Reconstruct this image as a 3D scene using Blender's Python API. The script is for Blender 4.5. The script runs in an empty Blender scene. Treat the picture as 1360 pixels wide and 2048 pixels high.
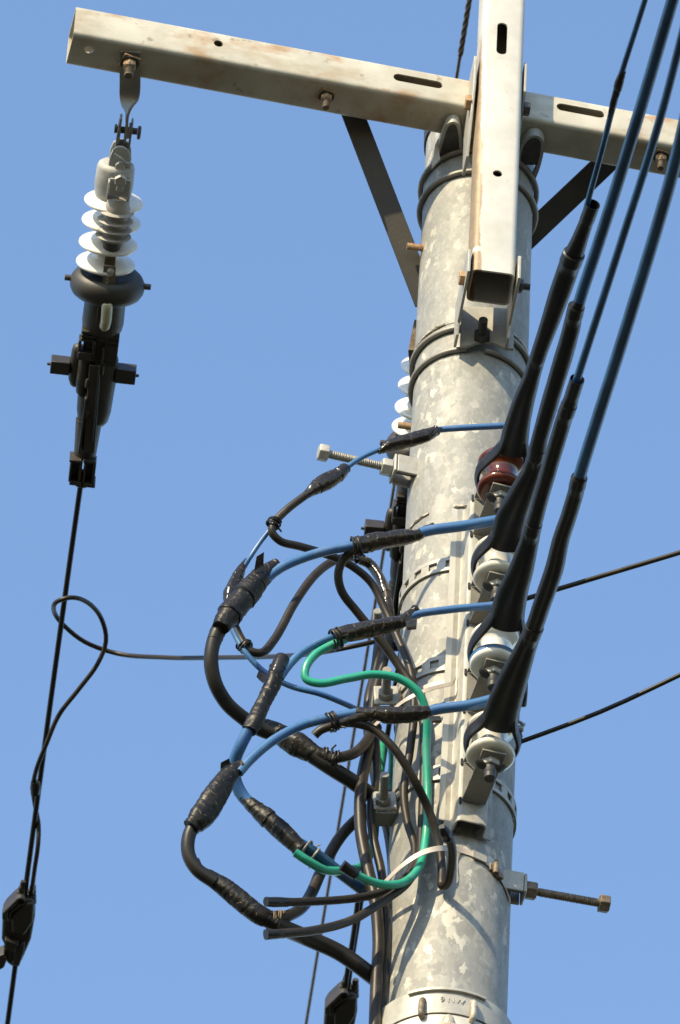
import bpy, bmesh, math, random
from mathutils import Vector as V, Matrix, noise
random.seed(7)
R_ = math.radians
sc = bpy.context.scene
# ------------------------------------------------------------------ camera
ELEV, FOV, DIST, ROLL, CX, CZ = R_(46.0), R_(7.0), 13.95, R_(3.3), -0.208, 1.6
FPX = 1024 / math.tan(FOV / 2)
CAM = V((CX, -DIST * math.cos(ELEV), CZ))
VW = V((0, math.cos(ELEV), math.sin(ELEV)))
_u = V((0, -math.sin(ELEV), math.cos(ELEV))); _x = V((1, 0, 0))
CR = _x * math.cos(ROLL) + _u * math.sin(ROLL)
CU = -_x * math.sin(ROLL) + _u * math.cos(ROLL)
cd = bpy.data.cameras.new('camera'); cam = bpy.data.objects.new('camera', cd)
sc.collection.objects.link(cam); sc.camera = cam
cam.matrix_world = Matrix(((CR.x, CU.x, -VW.x, CAM.x), (CR.y, CU.y, -VW.y, CAM.y), (CR.z, CU.z, -VW.z, CAM.z), (0, 0, 0, 1)))
cd.sensor_fit = 'VERTICAL'; cd.sensor_height = 24; cd.sensor_width = 16
cd.angle = FOV
cd.clip_start = 0.5; cd.clip_end = 6000
cd.dof.use_dof = True; cd.dof.focus_distance = 13.75; cd.dof.aperture_fstop = 9.0
# ------------------------------------------------------------------ world, sun, exposure
SUN_EL, SUN_AZ = R_(33), R_(35)          # the sun stands behind the camera, to its left
w = bpy.data.worlds.new('World'); sc.world = w; w.use_nodes = True
nt = w.node_tree; nt.nodes.clear()
sky = nt.nodes.new('ShaderNodeTexSky'); sky.sky_type = 'NISHITA'; sky.sun_disc = False
sky.sun_elevation = SUN_EL; sky.sun_rotation = R_(180) + SUN_AZ
sky.air_density = 1.25; sky.dust_density = 0.4; sky.ozone_density = 3.4; sky.altitude = 0
bg = nt.nodes.new('ShaderNodeBackground'); bg.inputs['Strength'].default_value = 0.15
wo = nt.nodes.new('ShaderNodeOutputWorld')
nt.links.new(sky.outputs[0], bg.inputs[0]); nt.links.new(bg.outputs[0], wo.inputs[0])
sd = bpy.data.lights.new('sun', 'SUN'); sun = bpy.data.objects.new('sun', sd); sc.collection.objects.link(sun)
sd.energy = 3.7; sd.angle = R_(0.53); sd.color = (1.0, 0.85, 0.57)
SUNV = V((-math.sin(SUN_AZ) * math.cos(SUN_EL), -math.cos(SUN_AZ) * math.cos(SUN_EL), math.sin(SUN_EL)))
sun.rotation_euler = SUNV.to_track_quat('Z', 'Y').to_euler(); sun.location = (-8, -12, 20)
sc.view_settings.view_transform = 'Standard'; sc.view_settings.look = 'None'
sc.view_settings.gamma = 1; sc.view_settings.exposure = 0.97; sc.view_settings.use_curve_mapping = False

# ------------------------------------------------------------------ survey: sight lines of the photograph to points in the place
def ray(px, py): return (VW + CR * ((px - 680) / FPX) - CU * ((py - 1024) / FPX)).normalized()
def PY(px, py, Y):
    d = ray(px, py); return CAM + d * ((Y - CAM.y) / d.y)
def PZ(px, py, z):
    d = ray(px, py); return CAM + d * ((z - CAM.z) / d.z)
def PP(px, py, o, n):
    d = ray(px, py); return CAM + d * ((o - CAM).dot(n) / d.dot(n))
def PC(px, py, rad):                       # where the sight line meets the round pole
    d = ray(px, py); a = d.x ** 2 + d.y ** 2; b = 2 * (CAM.x * d.x + CAM.y * d.y); c = CAM.x ** 2 + CAM.y ** 2 - rad ** 2
    q = b * b - 4 * a * c
    t = (-b - math.sqrt(max(q, 0))) / (2 * a)
    return CAM + d * t
def mpp(p): return (p - CAM).dot(VW) / FPX  # metres per photo pixel at p
def proj(p):
    d = p - CAM; z = d.dot(VW); return (680 + FPX * d.dot(CR) / z, 1024 - FPX * d.dot(CU) / z)

# ------------------------------------------------------------------ materials
def M(name, col, rough=.5, metal=0.0, var=.0, col2=None, nscale=20, bump=0.0, bscale=200, spec=.5, coat=0, detail=5, lo=.35, hi=.65):
    m = bpy.data.materials.new(name); m.use_nodes = True; t = m.node_tree; n = t.nodes; l = t.links
    b = n['Principled BSDF']; b.inputs['Roughness'].default_value = rough; b.inputs['Metallic'].default_value = metal
    b.inputs['Specular IOR Level'].default_value = spec; b.inputs['Coat Weight'].default_value = coat
    tc = n.new('ShaderNodeTexCoord')
    c2 = col2 or tuple(c * (1 - var) for c in col)
    nz = n.new('ShaderNodeTexNoise'); nz.inputs['Scale'].default_value = nscale; nz.inputs['Detail'].default_value = detail; nz.inputs['Roughness'].default_value = .65
    l.new(tc.outputs['Object'], nz.inputs['Vector'])
    rp = n.new('ShaderNodeValToRGB'); rp.color_ramp.elements[0].position = lo; rp.color_ramp.elements[1].position = hi
    rp.color_ramp.elements[0].color = (*c2, 1); rp.color_ramp.elements[1].color = (*col, 1)
    l.new(nz.outputs['Fac'], rp.inputs[0]); l.new(rp.outputs[0], b.inputs['Base Color'])
    mr = n.new('ShaderNodeMapRange'); mr.inputs['To Min'].default_value = max(rough - .1, .02); mr.inputs['To Max'].default_value = min(rough + .12, 1)
    l.new(nz.outputs['Fac'], mr.inputs[0]); l.new(mr.outputs[0], b.inputs['Roughness'])
    if bump:
        n2 = n.new('ShaderNodeTexNoise'); n2.inputs['Scale'].default_value = bscale; n2.inputs['Detail'].default_value = 3
        l.new(tc.outputs['Object'], n2.inputs['Vector'])
        bp = n.new('ShaderNodeBump'); bp.inputs['Strength'].default_value = bump; bp.inputs['Distance'].default_value = .002
        l.new(n2.outputs['Fac'], bp.inputs['Height']); l.new(bp.outputs[0], b.inputs['Normal'])
    m['ramp'] = rp.name
    return m

def layer(m, colour, scale, lo, hi, amount=1.0, stretch=(1, 1, 1), seed=0.0):
    """stains, dirt or rust blended over a material's own colour through a noise mask"""
    t = m.node_tree; n = t.nodes; l = t.links; b = n['Principled BSDF']
    src = b.inputs['Base Color'].links[0].from_socket
    tc = n.new('ShaderNodeTexCoord'); mp = n.new('ShaderNodeMapping'); mp.inputs['Scale'].default_value = stretch; mp.inputs['Location'].default_value = (seed, seed * .7, seed * .3)
    nz = n.new('ShaderNodeTexNoise'); nz.inputs['Scale'].default_value = scale; nz.inputs['Detail'].default_value = 6; nz.inputs['Roughness'].default_value = .6
    l.new(tc.outputs['Object'], mp.inputs[0]); l.new(mp.outputs[0], nz.inputs['Vector'])
    rp = n.new('ShaderNodeMapRange'); rp.inputs['From Min'].default_value = lo; rp.inputs['From Max'].default_value = hi; rp.inputs['To Max'].default_value = amount
    l.new(nz.outputs['Fac'], rp.inputs[0])
    mx = n.new('ShaderNodeMix'); mx.data_type = 'RGBA'; mx.inputs[7].default_value = (*colour, 1)
    l.new(rp.outputs[0], mx.inputs[0]); l.new(src, mx.inputs[6]); l.new(mx.outputs[2], b.inputs['Base Color'])
    return m

def spangle(name, tones, flake, rough=.6, metal=.12, scale=38, seed=0.0, thr=.13):
    """hot-dip galvanising: irregular crystal patches, a few of them bright"""
    m = bpy.data.materials.new(name); m.use_nodes = True; t = m.node_tree; n = t.nodes; l = t.links
    b = n['Principled BSDF']; b.inputs['Metallic'].default_value = metal
    tc = n.new('ShaderNodeTexCoord'); mp = n.new('ShaderNodeMapping'); mp.inputs['Location'].default_value = (seed, seed, seed); mp.inputs['Scale'].default_value = (1, 1, .62)
    l.new(tc.outputs['Object'], mp.inputs[0])
    nz = n.new('ShaderNodeTexNoise'); nz.inputs['Scale'].default_value = 75; nz.inputs['Detail'].default_value = 6; nz.inputs['Roughness'].default_value = .6
    l.new(mp.outputs[0], nz.inputs['Vector'])
    sb = n.new('ShaderNodeVectorMath'); sb.operation = 'MULTIPLY_ADD'; sb.inputs[1].default_value = (.028,) * 3
    l.new(nz.outputs['Color'], sb.inputs[0]); l.new(mp.outputs[0], sb.inputs[2])
    vo = n.new('ShaderNodeTexVoronoi'); vo.inputs['Scale'].default_value = scale
    l.new(sb.outputs[0], vo.inputs['Vector'])
    sp = n.new('ShaderNodeSeparateColor'); l.new(vo.outputs['Color'], sp.inputs[0])
    r1 = n.new('ShaderNodeValToRGB'); r1.color_ramp.elements[0].color = (*tones[0], 1); r1.color_ramp.elements[1].color = (*tones[2], 1)
    e = r1.color_ramp.elements.new(.5); e.color = (*tones[1], 1)
    l.new(sp.outputs[0], r1.inputs[0])
    # broad clouds of the older, duller zinc
    nb = n.new('ShaderNodeTexNoise'); nb.inputs['Scale'].default_value = 7; nb.inputs['Detail'].default_value = 5
    l.new(mp.outputs[0], nb.inputs['Vector'])
    mx0 = n.new('ShaderNodeMix'); mx0.data_type = 'RGBA'; mx0.blend_type = 'MULTIPLY'
    rb = n.new('ShaderNodeMapRange'); rb.inputs['From Min'].default_value = .35; rb.inputs['From Max'].default_value = .7; l.new(nb.outputs['Fac'], rb.inputs[0])
    l.new(rb.outputs[0], mx0.inputs[0]); l.new(r1.outputs[0], mx0.inputs[6]); mx0.inputs[7].default_value = (.86, .87, .88, 1)
    # bright flakes, gathered where the cloud noise allows them
    v2 = n.new('ShaderNodeTexVoronoi'); v2.inputs['Scale'].default_value = scale * 1.25
    l.new(sb.outputs[0], v2.inputs['Vector']); s2 = n.new('ShaderNodeSeparateColor'); l.new(v2.outputs['Color'], s2.inputs[0])
    ad = n.new('ShaderNodeMath'); ad.operation = 'MULTIPLY_ADD'; l.new(nb.outputs['Fac'], ad.inputs[0]); ad.inputs[1].default_value = -.9; l.new(s2.outputs[1], ad.inputs[2])
    fm = n.new('ShaderNodeMapRange'); fm.inputs['From Min'].default_value = 1 - .45 - thr; fm.inputs['From Max'].default_value = 1 - .45 - thr + .05; l.new(ad.outputs[0], fm.inputs[0])
    fn = n.new('ShaderNodeMapRange'); fn.inputs['From Min'].default_value = 1 - .45 - thr; fn.inputs['From Max'].default_value = 1 - .45 - thr + .16; fn.inputs['To Min'].default_value = .35; l.new(ad.outputs[0], fn.inputs[0])
    fx = n.new('ShaderNodeMath'); fx.operation = 'MULTIPLY'; l.new(fm.outputs[0], fx.inputs[0]); l.new(fn.outputs[0], fx.inputs[1])
    mx = n.new('ShaderNodeMix'); mx.data_type = 'RGBA'; l.new(fx.outputs[0], mx.inputs[0]); l.new(mx0.outputs[2], mx.inputs[6]); mx.inputs[7].default_value = (*flake, 1)
    l.new(mx.outputs[2], b.inputs['Base Color'])
    rr = n.new('ShaderNodeMapRange'); rr.inputs['To Min'].default_value = rough - .08; rr.inputs['To Max'].default_value = rough + .14; l.new(sp.outputs[1], rr.inputs[0]); l.new(rr.outputs[0], b.inputs['Roughness'])
    bp = n.new('ShaderNodeBump'); bp.inputs['Strength'].default_value = .12; bp.inputs['Distance'].default_value = .001
    l.new(nz.outputs['Fac'], bp.inputs['Height']); l.new(bp.outputs[0], b.inputs['Normal'])
    return m

def tape_mat(name, col, rough, bstr):
    m = M(name, col, rough=rough, spec=.42, var=.4, nscale=60, bump=0)
    t = m.node_tree; n = t.nodes; l = t.links; b = n['Principled BSDF']
    uv = n.new('ShaderNodeUVMap'); sx = n.new('ShaderNodeSeparateXYZ'); l.new(uv.outputs[0], sx.inputs[0])
    tc = n.new('ShaderNodeTexCoord')
    nz = n.new('ShaderNodeTexNoise'); nz.inputs['Scale'].default_value = 70; nz.inputs['Detail'].default_value = 5; l.new(tc.outputs['Object'], nz.inputs['Vector'])
    # overlapping turns: distance along plus a share of the angle
    a = n.new('ShaderNodeMath'); a.operation = 'MULTIPLY_ADD'; l.new(sx.outputs[1], a.inputs[0]); a.inputs[1].default_value = 1.0; 
    s = n.new('ShaderNodeMath'); s.operation = 'MULTIPLY'; l.new(sx.outputs[0], s.inputs[0]); s.inputs[1].default_value = 65
    l.new(s.outputs[0], a.inputs[2])
    ns = n.new('ShaderNodeMath'); ns.operation = 'MULTIPLY_ADD'; l.new(nz.outputs['Fac'], ns.inputs[0]); ns.inputs[1].default_value = 1.6; l.new(a.outputs[0], ns.inputs[2])
    fr = n.new('ShaderNodeMath'); fr.operation = 'FRACT'; l.new(ns.outputs[0], fr.inputs[0])
    h = n.new('ShaderNodeMath'); h.operation = 'MULTIPLY_ADD'; l.new(nz.outputs['Fac'], h.inputs[0]); h.inputs[1].default_value = 1.4; l.new(fr.outputs[0], h.inputs[2])
    bp = n.new('ShaderNodeBump'); bp.inputs['Strength'].default_value = bstr; bp.inputs['Distance'].default_value = .0007
    l.new(h.outputs[0], bp.inputs['Height']); l.new(bp.outputs[0], b.inputs['Normal'])
    # pale glue and dust caught at the edges of the turns
    e1 = n.new('ShaderNodeMath'); e1.operation = 'LESS_THAN'; l.new(fr.outputs[0], e1.inputs[0]); e1.inputs[1].default_value = .075
    n3 = n.new('ShaderNodeTexNoise'); n3.inputs['Scale'].default_value = 130; l.new(tc.outputs['Object'], n3.inputs['Vector'])
    e2 = n.new('ShaderNodeMapRange'); e2.inputs['From Min'].default_value = .54; e2.inputs['From Max'].default_value = .60; e2.inputs['To Max'].default_value = .7; l.new(n3.outputs['Fac'], e2.inputs[0])
    e3 = n.new('ShaderNodeMath'); e3.operation = 'MULTIPLY'; l.new(e1.outputs[0], e3.inputs[0]); l.new(e2.outputs[0], e3.inputs[1])
    src = b.inputs['Base Color'].links[0].from_socket; mx = n.new('ShaderNodeMix'); mx.data_type = 'RGBA'; mx.inputs[7].default_value = (.22, .18, .12, 1)
    l.new(e3.outputs[0], mx.inputs[0]); l.new(src, mx.inputs[6]); l.new(mx.outputs[2], b.inputs['Base Color'])
    return m

mt = {}
mt['pole'] = spangle('galvanised_spangle', ((.225, .220, .202), (.262, .256, .234), (.30, .291, .264)), (.50, .47, .40), scale=66, thr=.12)
mt['pole2'] = spangle('galvanised_spangle_fine', ((.245, .239, .218), (.268, .262, .238), (.292, .284, .257)), (.47, .44, .375), scale=75, seed=3, thr=.07)
for k_ in ('pole', 'pole2'):
    layer(mt[k_], (.20, .17, .13), 9, .60, .80, .35, (1, 1, .35), 4.0); layer(mt[k_], (.36, .345, .31), 4, .50, .75, .35, (1, 1, .5), 9.0); layer(mt[k_], (.17, .155, .125), 34, .56, .74, .38, (1, 1, .10), 2.0); layer(mt[k_], (.42, .40, .35), 150, .52, .72, .5, (1, 1, .6), 6.0)
mt['arm'] = M('galvanised_arm', (.54, .505, .42), rough=.55, metal=.12, col2=(.43, .395, .315), nscale=9, bump=.08, bscale=300)
layer(mt['arm'], (.36, .19, .075), 8, .55, .66, .8, (1, 1, 2), 3.1)
layer(mt['arm'], (.33, .25, .15), 11, .46, .66, .6, (1, 1, 2.2), 5.1)
layer(mt['arm'], (.16, .11, .07), 30, .63, .70, .6, (1, 1, 1), 8.0)
mt['varm'] = M('galvanised_arm_clean', (.55, .53, .475), rough=.55, metal=.12, col2=(.47, .45, .40), nscale=10, bump=.06, bscale=300)
layer(mt['varm'], (.42, .26, .12), 120, .70, .74, .7, (1, 1, 1), 1.0)
mt['vtube'] = M('upright_tube_zinc', (.56, .54, .485), rough=.55, metal=.12, col2=(.46, .435, .38), nscale=12, bump=.06, bscale=300)
layer(mt['vtube'], (.30, .19, .10), 130, .68, .73, .7, (1, 1, 1), 1.0); layer(mt['vtube'], (.38, .33, .25), 9, .55, .72, .5, (1, 1, .5), 7.0)
def edge_stain(m, half, ang, col):
    t = m.node_tree; n = t.nodes; l = t.links; b = n['Principled BSDF']; src = b.inputs['Base Color'].links[0].from_socket
    tc = n.new('ShaderNodeTexCoord'); mp = n.new('ShaderNodeMapping'); mp.vector_type = 'TEXTURE'; mp.inputs['Rotation'].default_value = (0, 0, ang); l.new(tc.outputs['Object'], mp.inputs[0])
    s = n.new('ShaderNodeSeparateXYZ'); l.new(mp.outputs[0], s.inputs[0])
    def mth(op, a_, b_, c_=None):
        q = n.new('ShaderNodeMath'); q.operation = op
        for i, v in enumerate((a_, b_, c_)):
            if v is None: continue
            if isinstance(v, (int, float)): q.inputs[i].default_value = v
            else: l.new(v, q.inputs[i])
        return q.outputs[0]
    nz = n.new('ShaderNodeTexNoise'); nz.inputs['Scale'].default_value = 34; nz.inputs['Detail'].default_value = 8; nz.inputs['Roughness'].default_value = .75; l.new(tc.outputs['Object'], nz.inputs['Vector'])
    n2 = n.new('ShaderNodeTexNoise'); n2.inputs['Scale'].default_value = 11; n2.inputs['Detail'].default_value = 2; l.new(tc.outputs['Object'], n2.inputs['Vector'])
    wid = mth('MULTIPLY_ADD', s.outputs[2], -.026, -half + .0165)          # the run narrows upwards
    wid = mth('MULTIPLY_ADD', nz.outputs['Fac'], .014, mth('SUBTRACT', wid, .007))
    wid = mth('MULTIPLY_ADD', n2.outputs['Fac'], .012, mth('SUBTRACT', wid, .006))
    mk = n.new('ShaderNodeMapRange'); mk.inputs['From Min'].default_value = 0; mk.inputs['From Max'].default_value = .0028; mk.inputs['To Max'].default_value = .85; l.new(mth('SUBTRACT', wid, s.outputs[0]), mk.inputs[0])
    gp = n.new('ShaderNodeMapRange'); gp.inputs['From Min'].default_value = .0; gp.inputs['From Max'].default_value = .004; l.new(mth('SUBTRACT', mth('ABSOLUTE', mth('SUBTRACT', s.outputs[2], .052), 0), mth('MULTIPLY', nz.outputs['Fac'], .008)), gp.inputs[0])
    k = mth('MULTIPLY', mk.outputs[0], gp.outputs[0])
    rp = n.new('ShaderNodeValToRGB'); rp.color_ramp.elements[0].color = (*col[0], 1); rp.color_ramp.elements[1].color = (*col[1], 1); rp.color_ramp.elements[0].position = .3; rp.color_ramp.elements[1].position = .7; l.new(nz.outputs['Fac'], rp.inputs[0])
    mx = n.new('ShaderNodeMix'); mx.data_type = 'RGBA'; l.new(k, mx.inputs[0]); l.new(src, mx.inputs[6]); l.new(rp.outputs[0], mx.inputs[7]); l.new(mx.outputs[2], b.inputs['Base Color'])
edge_stain(mt['vtube'], .0735 / 2, R_(6.0), ((.20, .115, .045), (.36, .25, .13)))
mt['galv'] = M('galvanised_plate', (.42, .40, .35), rough=.5, metal=.2, col2=(.32, .305, .265), nscale=30, bump=.1, bscale=250)
mt['galvd'] = M('galvanised_dull', (.27, .255, .225), rough=.5, metal=.25, col2=(.23, .22, .19), nscale=30, bump=.12, bscale=250)
mt['cast'] = M('galvanised_casting', (.42, .42, .40), rough=.6, metal=.15, col2=(.35, .35, .33), nscale=40, bump=.35, bscale=420)
layer(mt['cast'], (.27, .25, .21), 26, .45, .65, .6); layer(mt['galv'], (.26, .22, .17), 40, .52, .68, .5); layer(mt['galvd'], (.16, .13, .10), 45, .55, .7, .5)
mt['rust'] = M('rusty_steel', (.30, .14, .055), rough=.8, metal=.1, col2=(.42, .30, .18), nscale=90, bump=.4, bscale=500)
mt['rustd'] = M('brown_weathered_steel', (.13, .085, .05), rough=.6, metal=.3, col2=(.22, .18, .13), nscale=90, bump=.3, bscale=500)
mt['dark'] = M('dark_steel', (.10, .095, .085), rough=.5, metal=.4, col2=(.06, .055, .05), nscale=60, bump=.1)
mt['brace'] = M('weathered_brace_steel', (.05, .042, .033), rough=.65, metal=.15, col2=(.03, .026, .021), nscale=12, bump=.15)
mt['blackbolt'] = M('black_cap', (.035, .033, .03), rough=.5, var=.3, nscale=80)
mt['steel'] = M('stainless_strap', (.50, .43, .36), rough=.45, metal=.15, col2=(.42, .36, .30), nscale=40)
mt['pe'] = M('black_polyethylene', (.020, .0165, .013), rough=.42, spec=.35, col2=(.012, .010, .008), nscale=14, bump=.06, bscale=500)
layer(mt['pe'], (.07, .06, .045), 22, .58, .85, .4)
mt['pe2'] = M('dusty_black_cable', (.030, .0225, .0145), rough=.42, spec=.30, col2=(.017, .013, .009), nscale=16, bump=.05, bscale=500)
layer(mt['pe2'], (.12, .10, .075), 26, .58, .82, .45)
mt['cover'] = M('insulator_sleeve_plastic', (.012, .0105, .0095), rough=.36, spec=.38, col2=(.009, .008, .0075), nscale=18, bump=.05, bscale=90)
layer(mt['cover'], (.10, .09, .075), 70, .63, .8, .5)
mt['shell'] = M('grey_black_cover', (.034, .028, .021), rough=.5, col2=(.022, .018, .014), nscale=20, bump=.1, bscale=300)
mt['blue'] = M('blue_pvc', (.036, .105, .285), rough=.36, spec=.5, col2=(.045, .14, .29), nscale=16, bump=.03, bscale=300)
layer(mt['blue'], (.20, .27, .37), 15, .50, .75, .5, (1, 1, 1)); layer(mt['blue'], (.05, .05, .05), 70, .62, .72, .6, (1, 1, 1), 6)
mt['blued'] = M('navy_blue_pvc', (.020, .085, .19), rough=.36, spec=.5, col2=(.010, .035, .08), nscale=9, bump=.03)
mt['green'] = M('green_pvc', (.020, .31, .20), rough=.3, spec=.5, col2=(.02, .27, .17), nscale=14, bump=.03)
layer(mt['green'], (.10, .07, .04), 48, .66, .74, .8, (1, 1, 1), 5); layer(mt['green'], (.10, .30, .22), 20, .5, .7, .6, (1, 1, 2), 2)
mt['white'] = M('white_porcelain', (.76, .74, .68), rough=.14, spec=.6, col2=(.72, .69, .61), nscale=12, coat=.4)
layer(mt['white'], (.50, .45, .36), 18, .56, .75, .4)
mt['wornwhite'] = M('weathered_porcelain', (.70, .66, .56), rough=.2, spec=.6, col2=(.48, .45, .38), nscale=14, coat=.3)
mt['brown'] = M('brown_porcelain', (.13, .028, .009), rough=.18, spec=.45, col2=(.08, .016, .006), nscale=14, coat=.15)
mt['poly'] = M('grey_polymer', (.34, .31, .27), rough=.5, col2=(.28, .26, .225), nscale=25, bump=.08)
mt['brass'] = M('bronze_strap', (.23, .18, .115), rough=.34, metal=.6, col2=(.15, .12, .08), nscale=60, bump=.1)
mt['resin'] = M('cream_resin', (.50, .46, .32), rough=.4, col2=(.38, .34, .20), nscale=50, bump=.1)
mt['tape'] = tape_mat('glossy_pvc_tape', (.024, .0175, .010), .19, .5)
mt['tapem'] = tape_mat('matt_rubber_tape', (.011, .009, .007), .42, .8)
mt['tapem'].node_tree.nodes['Principled BSDF'].inputs['Specular IOR Level'].default_value = .28
mt['ground'] = M('dark_ground', (.036, .034, .024), rough=.95, col2=(.022, .024, .016), nscale=.4, bump=.2, bscale=5)
mt['weld'] = M('weld_bead', (.55, .51, .44), rough=.5, metal=.3, col2=(.36, .28, .19), nscale=80, bump=.6, bscale=240)

# ------------------------------------------------------------------ objects
COL = sc.collection
def link(name, me, m, parent, org, smooth=38, kind=None):
    o = bpy.data.objects.new(name, me); COL.objects.link(o)
    if m is not None: me.materials.append(m)
    if parent is not None: o.parent = parent
    if smooth: 
        me.shade_smooth(); me.set_sharp_from_angle(angle=R_(smooth))
    if kind: o['kind'] = kind
    return o
def meshof(name, vs, fs, org, uvs=None):
    me = bpy.data.meshes.new(name); me.from_pydata([tuple(v - org) for v in vs], [], fs); me.update()
    bm = bmesh.new(); bm.from_mesh(me); bmesh.ops.recalc_face_normals(bm, faces=bm.faces); bm.to_mesh(me); bm.free()
    if uvs is not None:
        ul = me.uv_layers.new(name='UVMap')
        for lp in me.loops: ul.data[lp.index].uv = uvs[lp.vertex_index]
    return me
class Thing:
    def __init__(s, name, label, cat, org, group=None):
        s.org = V(org); o = s.o = bpy.data.objects.new(name, None); COL.objects.link(o); o.location = s.org
        o.empty_display_size = .05; o['label'] = label; o['category'] = cat
        if group: o['group'] = group
    def part(s, name, geo, m, parent=None, smooth=38, bevel=0, label=None, kind=None):
        vs, fs = geo[0], geo[1]; uv = geo[2] if len(geo) > 2 else None
        me = meshof(name, vs, fs, s.org, uv)
        o = link(name, me, mt[m], parent or s.o, s.org, smooth, kind)
        if bevel:
            b = o.modifiers.new('bevel', 'BEVEL'); b.width = bevel; b.segments = 2; b.limit_method = 'ANGLE'; b.angle_limit = R_(40)
        if label: o['label'] = label
        return o
def tree_copy(o, parent=None, loc=None, label=None):
    c = o.copy(); COL.objects.link(c); c.parent = parent
    if loc is not None: c.location = loc
    if label: c['label'] = label
    for ch in list(o.children): tree_copy(ch, c)
    return c

# ------------------------------------------------------------------ geometry: every function returns (verts, faces[, uv]) in world metres
def merge(*gs):
    vs, fs, uv = [], [], []
    for g in gs:
        n = len(vs); vs += g[0]; fs += [tuple(i + n for i in f) for f in g[1]]
        uv += g[2] if len(g) > 2 else [(0, 0)] * len(g[0])
    return vs, fs, uv
def catmull(P, step=.005):
    P = [V(p) for p in P]
    if len(P) == 2:
        n = max(2, int((P[1] - P[0]).length / step)); return [P[0].lerp(P[1], i / n) for i in range(n + 1)]
    Q = [P[0] * 2 - P[1]] + P + [P[-1] * 2 - P[-2]]; out = []
    for i in range(1, len(Q) - 2):
        p0, p1, p2, p3 = Q[i - 1:i + 3]; n = max(2, int((p2 - p1).length / step) + 1)
        t0 = 0; t1 = t0 + max((p1 - p0).length, 1e-5) ** .5; t2 = t1 + max((p2 - p1).length, 1e-5) ** .5; t3 = t2 + max((p3 - p2).length, 1e-5) ** .5
        for k in range(n):
            t = t1 + (t2 - t1) * k / n
            a1 = p0 * ((t1 - t) / (t1 - t0)) + p1 * ((t - t0) / (t1 - t0)); a2 = p1 * ((t2 - t) / (t2 - t1)) + p2 * ((t - t1) / (t2 - t1)); a3 = p2 * ((t3 - t) / (t3 - t2)) + p3 * ((t - t2) / (t3 - t2))
            b1 = a1 * ((t2 - t) / (t2 - t0)) + a2 * ((t - t0) / (t2 - t0)); b2 = a2 * ((t3 - t) / (t3 - t1)) + a3 * ((t - t1) / (t3 - t1))
            out.append(b1 * ((t2 - t) / (t2 - t1)) + b2 * ((t - t1) / (t2 - t1)))
    out.append(P[-1]); return out
def interp(xs, t):
    """piecewise linear over equal knots or (t, value) pairs"""
    if not isinstance(xs, (list, tuple)): return xs
    if isinstance(xs[0], (list, tuple)):
        for a, b in zip(xs, xs[1:]):
            if t <= b[0]: return a[1] + (b[1] - a[1]) * max(0, (t - a[0])) / max(b[0] - a[0], 1e-9)
        return xs[-1][1]
    u = t * (len(xs) - 1); i = min(int(u), len(xs) - 2); return xs[i] + (xs[i + 1] - xs[i]) * (u - i)
def sweep(P, rad, seg=14, caps=True, fn=None, up=None, flat=None, upvec=None):
    """tube along the polyline P; rad(t 0..1) metres; fn(s, t, a) scales the radius; flat: second radius across"""
    n = len(P); T = [((P[min(i + 1, n - 1)] - P[max(i - 1, 0)])).normalized() for i in range(n)]
    S = [0.0]
    for i in range(1, n): S.append(S[-1] + (P[i] - P[i - 1]).length)
    L = S[-1] or 1
    u = upvec or (V((0, 0, 1)) if abs(T[0].z) < .9 else V((0, 1, 0)))
    nrm = (u - T[0] * u.dot(T[0])).normalized(); vs, uv = [], []
    for i in range(n):
        nrm = (nrm - T[i] * nrm.dot(T[i])).normalized(); bn = T[i].cross(nrm); t = S[i] / L
        r = interp(rad, t); r2 = interp(flat, t) if flat is not None else r
        for k in range(seg):
            a = 2 * math.pi * k / seg; q = fn(S[i], t, a) if fn else 1
            vs.append(P[i] + nrm * (math.cos(a) * r * q) + bn * (math.sin(a) * r2 * q)); uv.append((S[i], k / seg))
    fs = [(i * seg + k, i * seg + (k + 1) % seg, (i + 1) * seg + (k + 1) % seg, (i + 1) * seg + k) for i in range(n - 1) for k in range(seg)]
    if caps: fs += [tuple(range(seg))[::-1], tuple(range((n - 1) * seg, n * seg))]
    return vs, fs, uv
def frame(ax, up=None):
    ax = V(ax).normalized(); u = V(up) if up is not None else (V((0, 0, 1)) if abs(ax.z) < .9 else V((0, 1, 0)))
    u = (u - ax * u.dot(ax)).normalized(); return ax, u, ax.cross(u)
def lathe(o, ax, prof, seg=40, close=False, sx=1, sy=1, up=None):
    ax, u, b = frame(ax, up); vs, fs = [], []; n = len(prof)
    for s, r in prof:
        for k in range(seg):
            a = 2 * math.pi * k / seg; vs.append(o + ax * s + u * (math.cos(a) * r * sx) + b * (math.sin(a) * r * sy))
    for i in range(n if close else n - 1):
        j = (i + 1) % n
        for k in range(seg): fs.append((i * seg + k, i * seg + (k + 1) % seg, j * seg + (k + 1) % seg, j * seg + k))
    if not close: fs += [tuple(range(seg))[::-1], tuple(range((n - 1) * seg, n * seg))]
    return vs, fs
def box(c, ax, ay, az, sx, sy, sz):
    vs = [c + ax * (i * sx / 2) + ay * (j * sy / 2) + az * (k * sz / 2) for i in (-1, 1) for j in (-1, 1) for k in (-1, 1)]
    return vs, [(0, 1, 3, 2), (4, 6, 7, 5), (0, 4, 5, 1), (2, 3, 7, 6), (0, 2, 6, 4), (1, 5, 7, 3)]
def prism(poly, d):
    n = len(poly); vs = [V(p) for p in poly] + [V(p) + d for p in poly]
    return vs, [tuple(range(n))[::-1], tuple(range(n, 2 * n))] + [(i, (i + 1) % n, n + (i + 1) % n, n + i) for i in range(n)]
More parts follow.
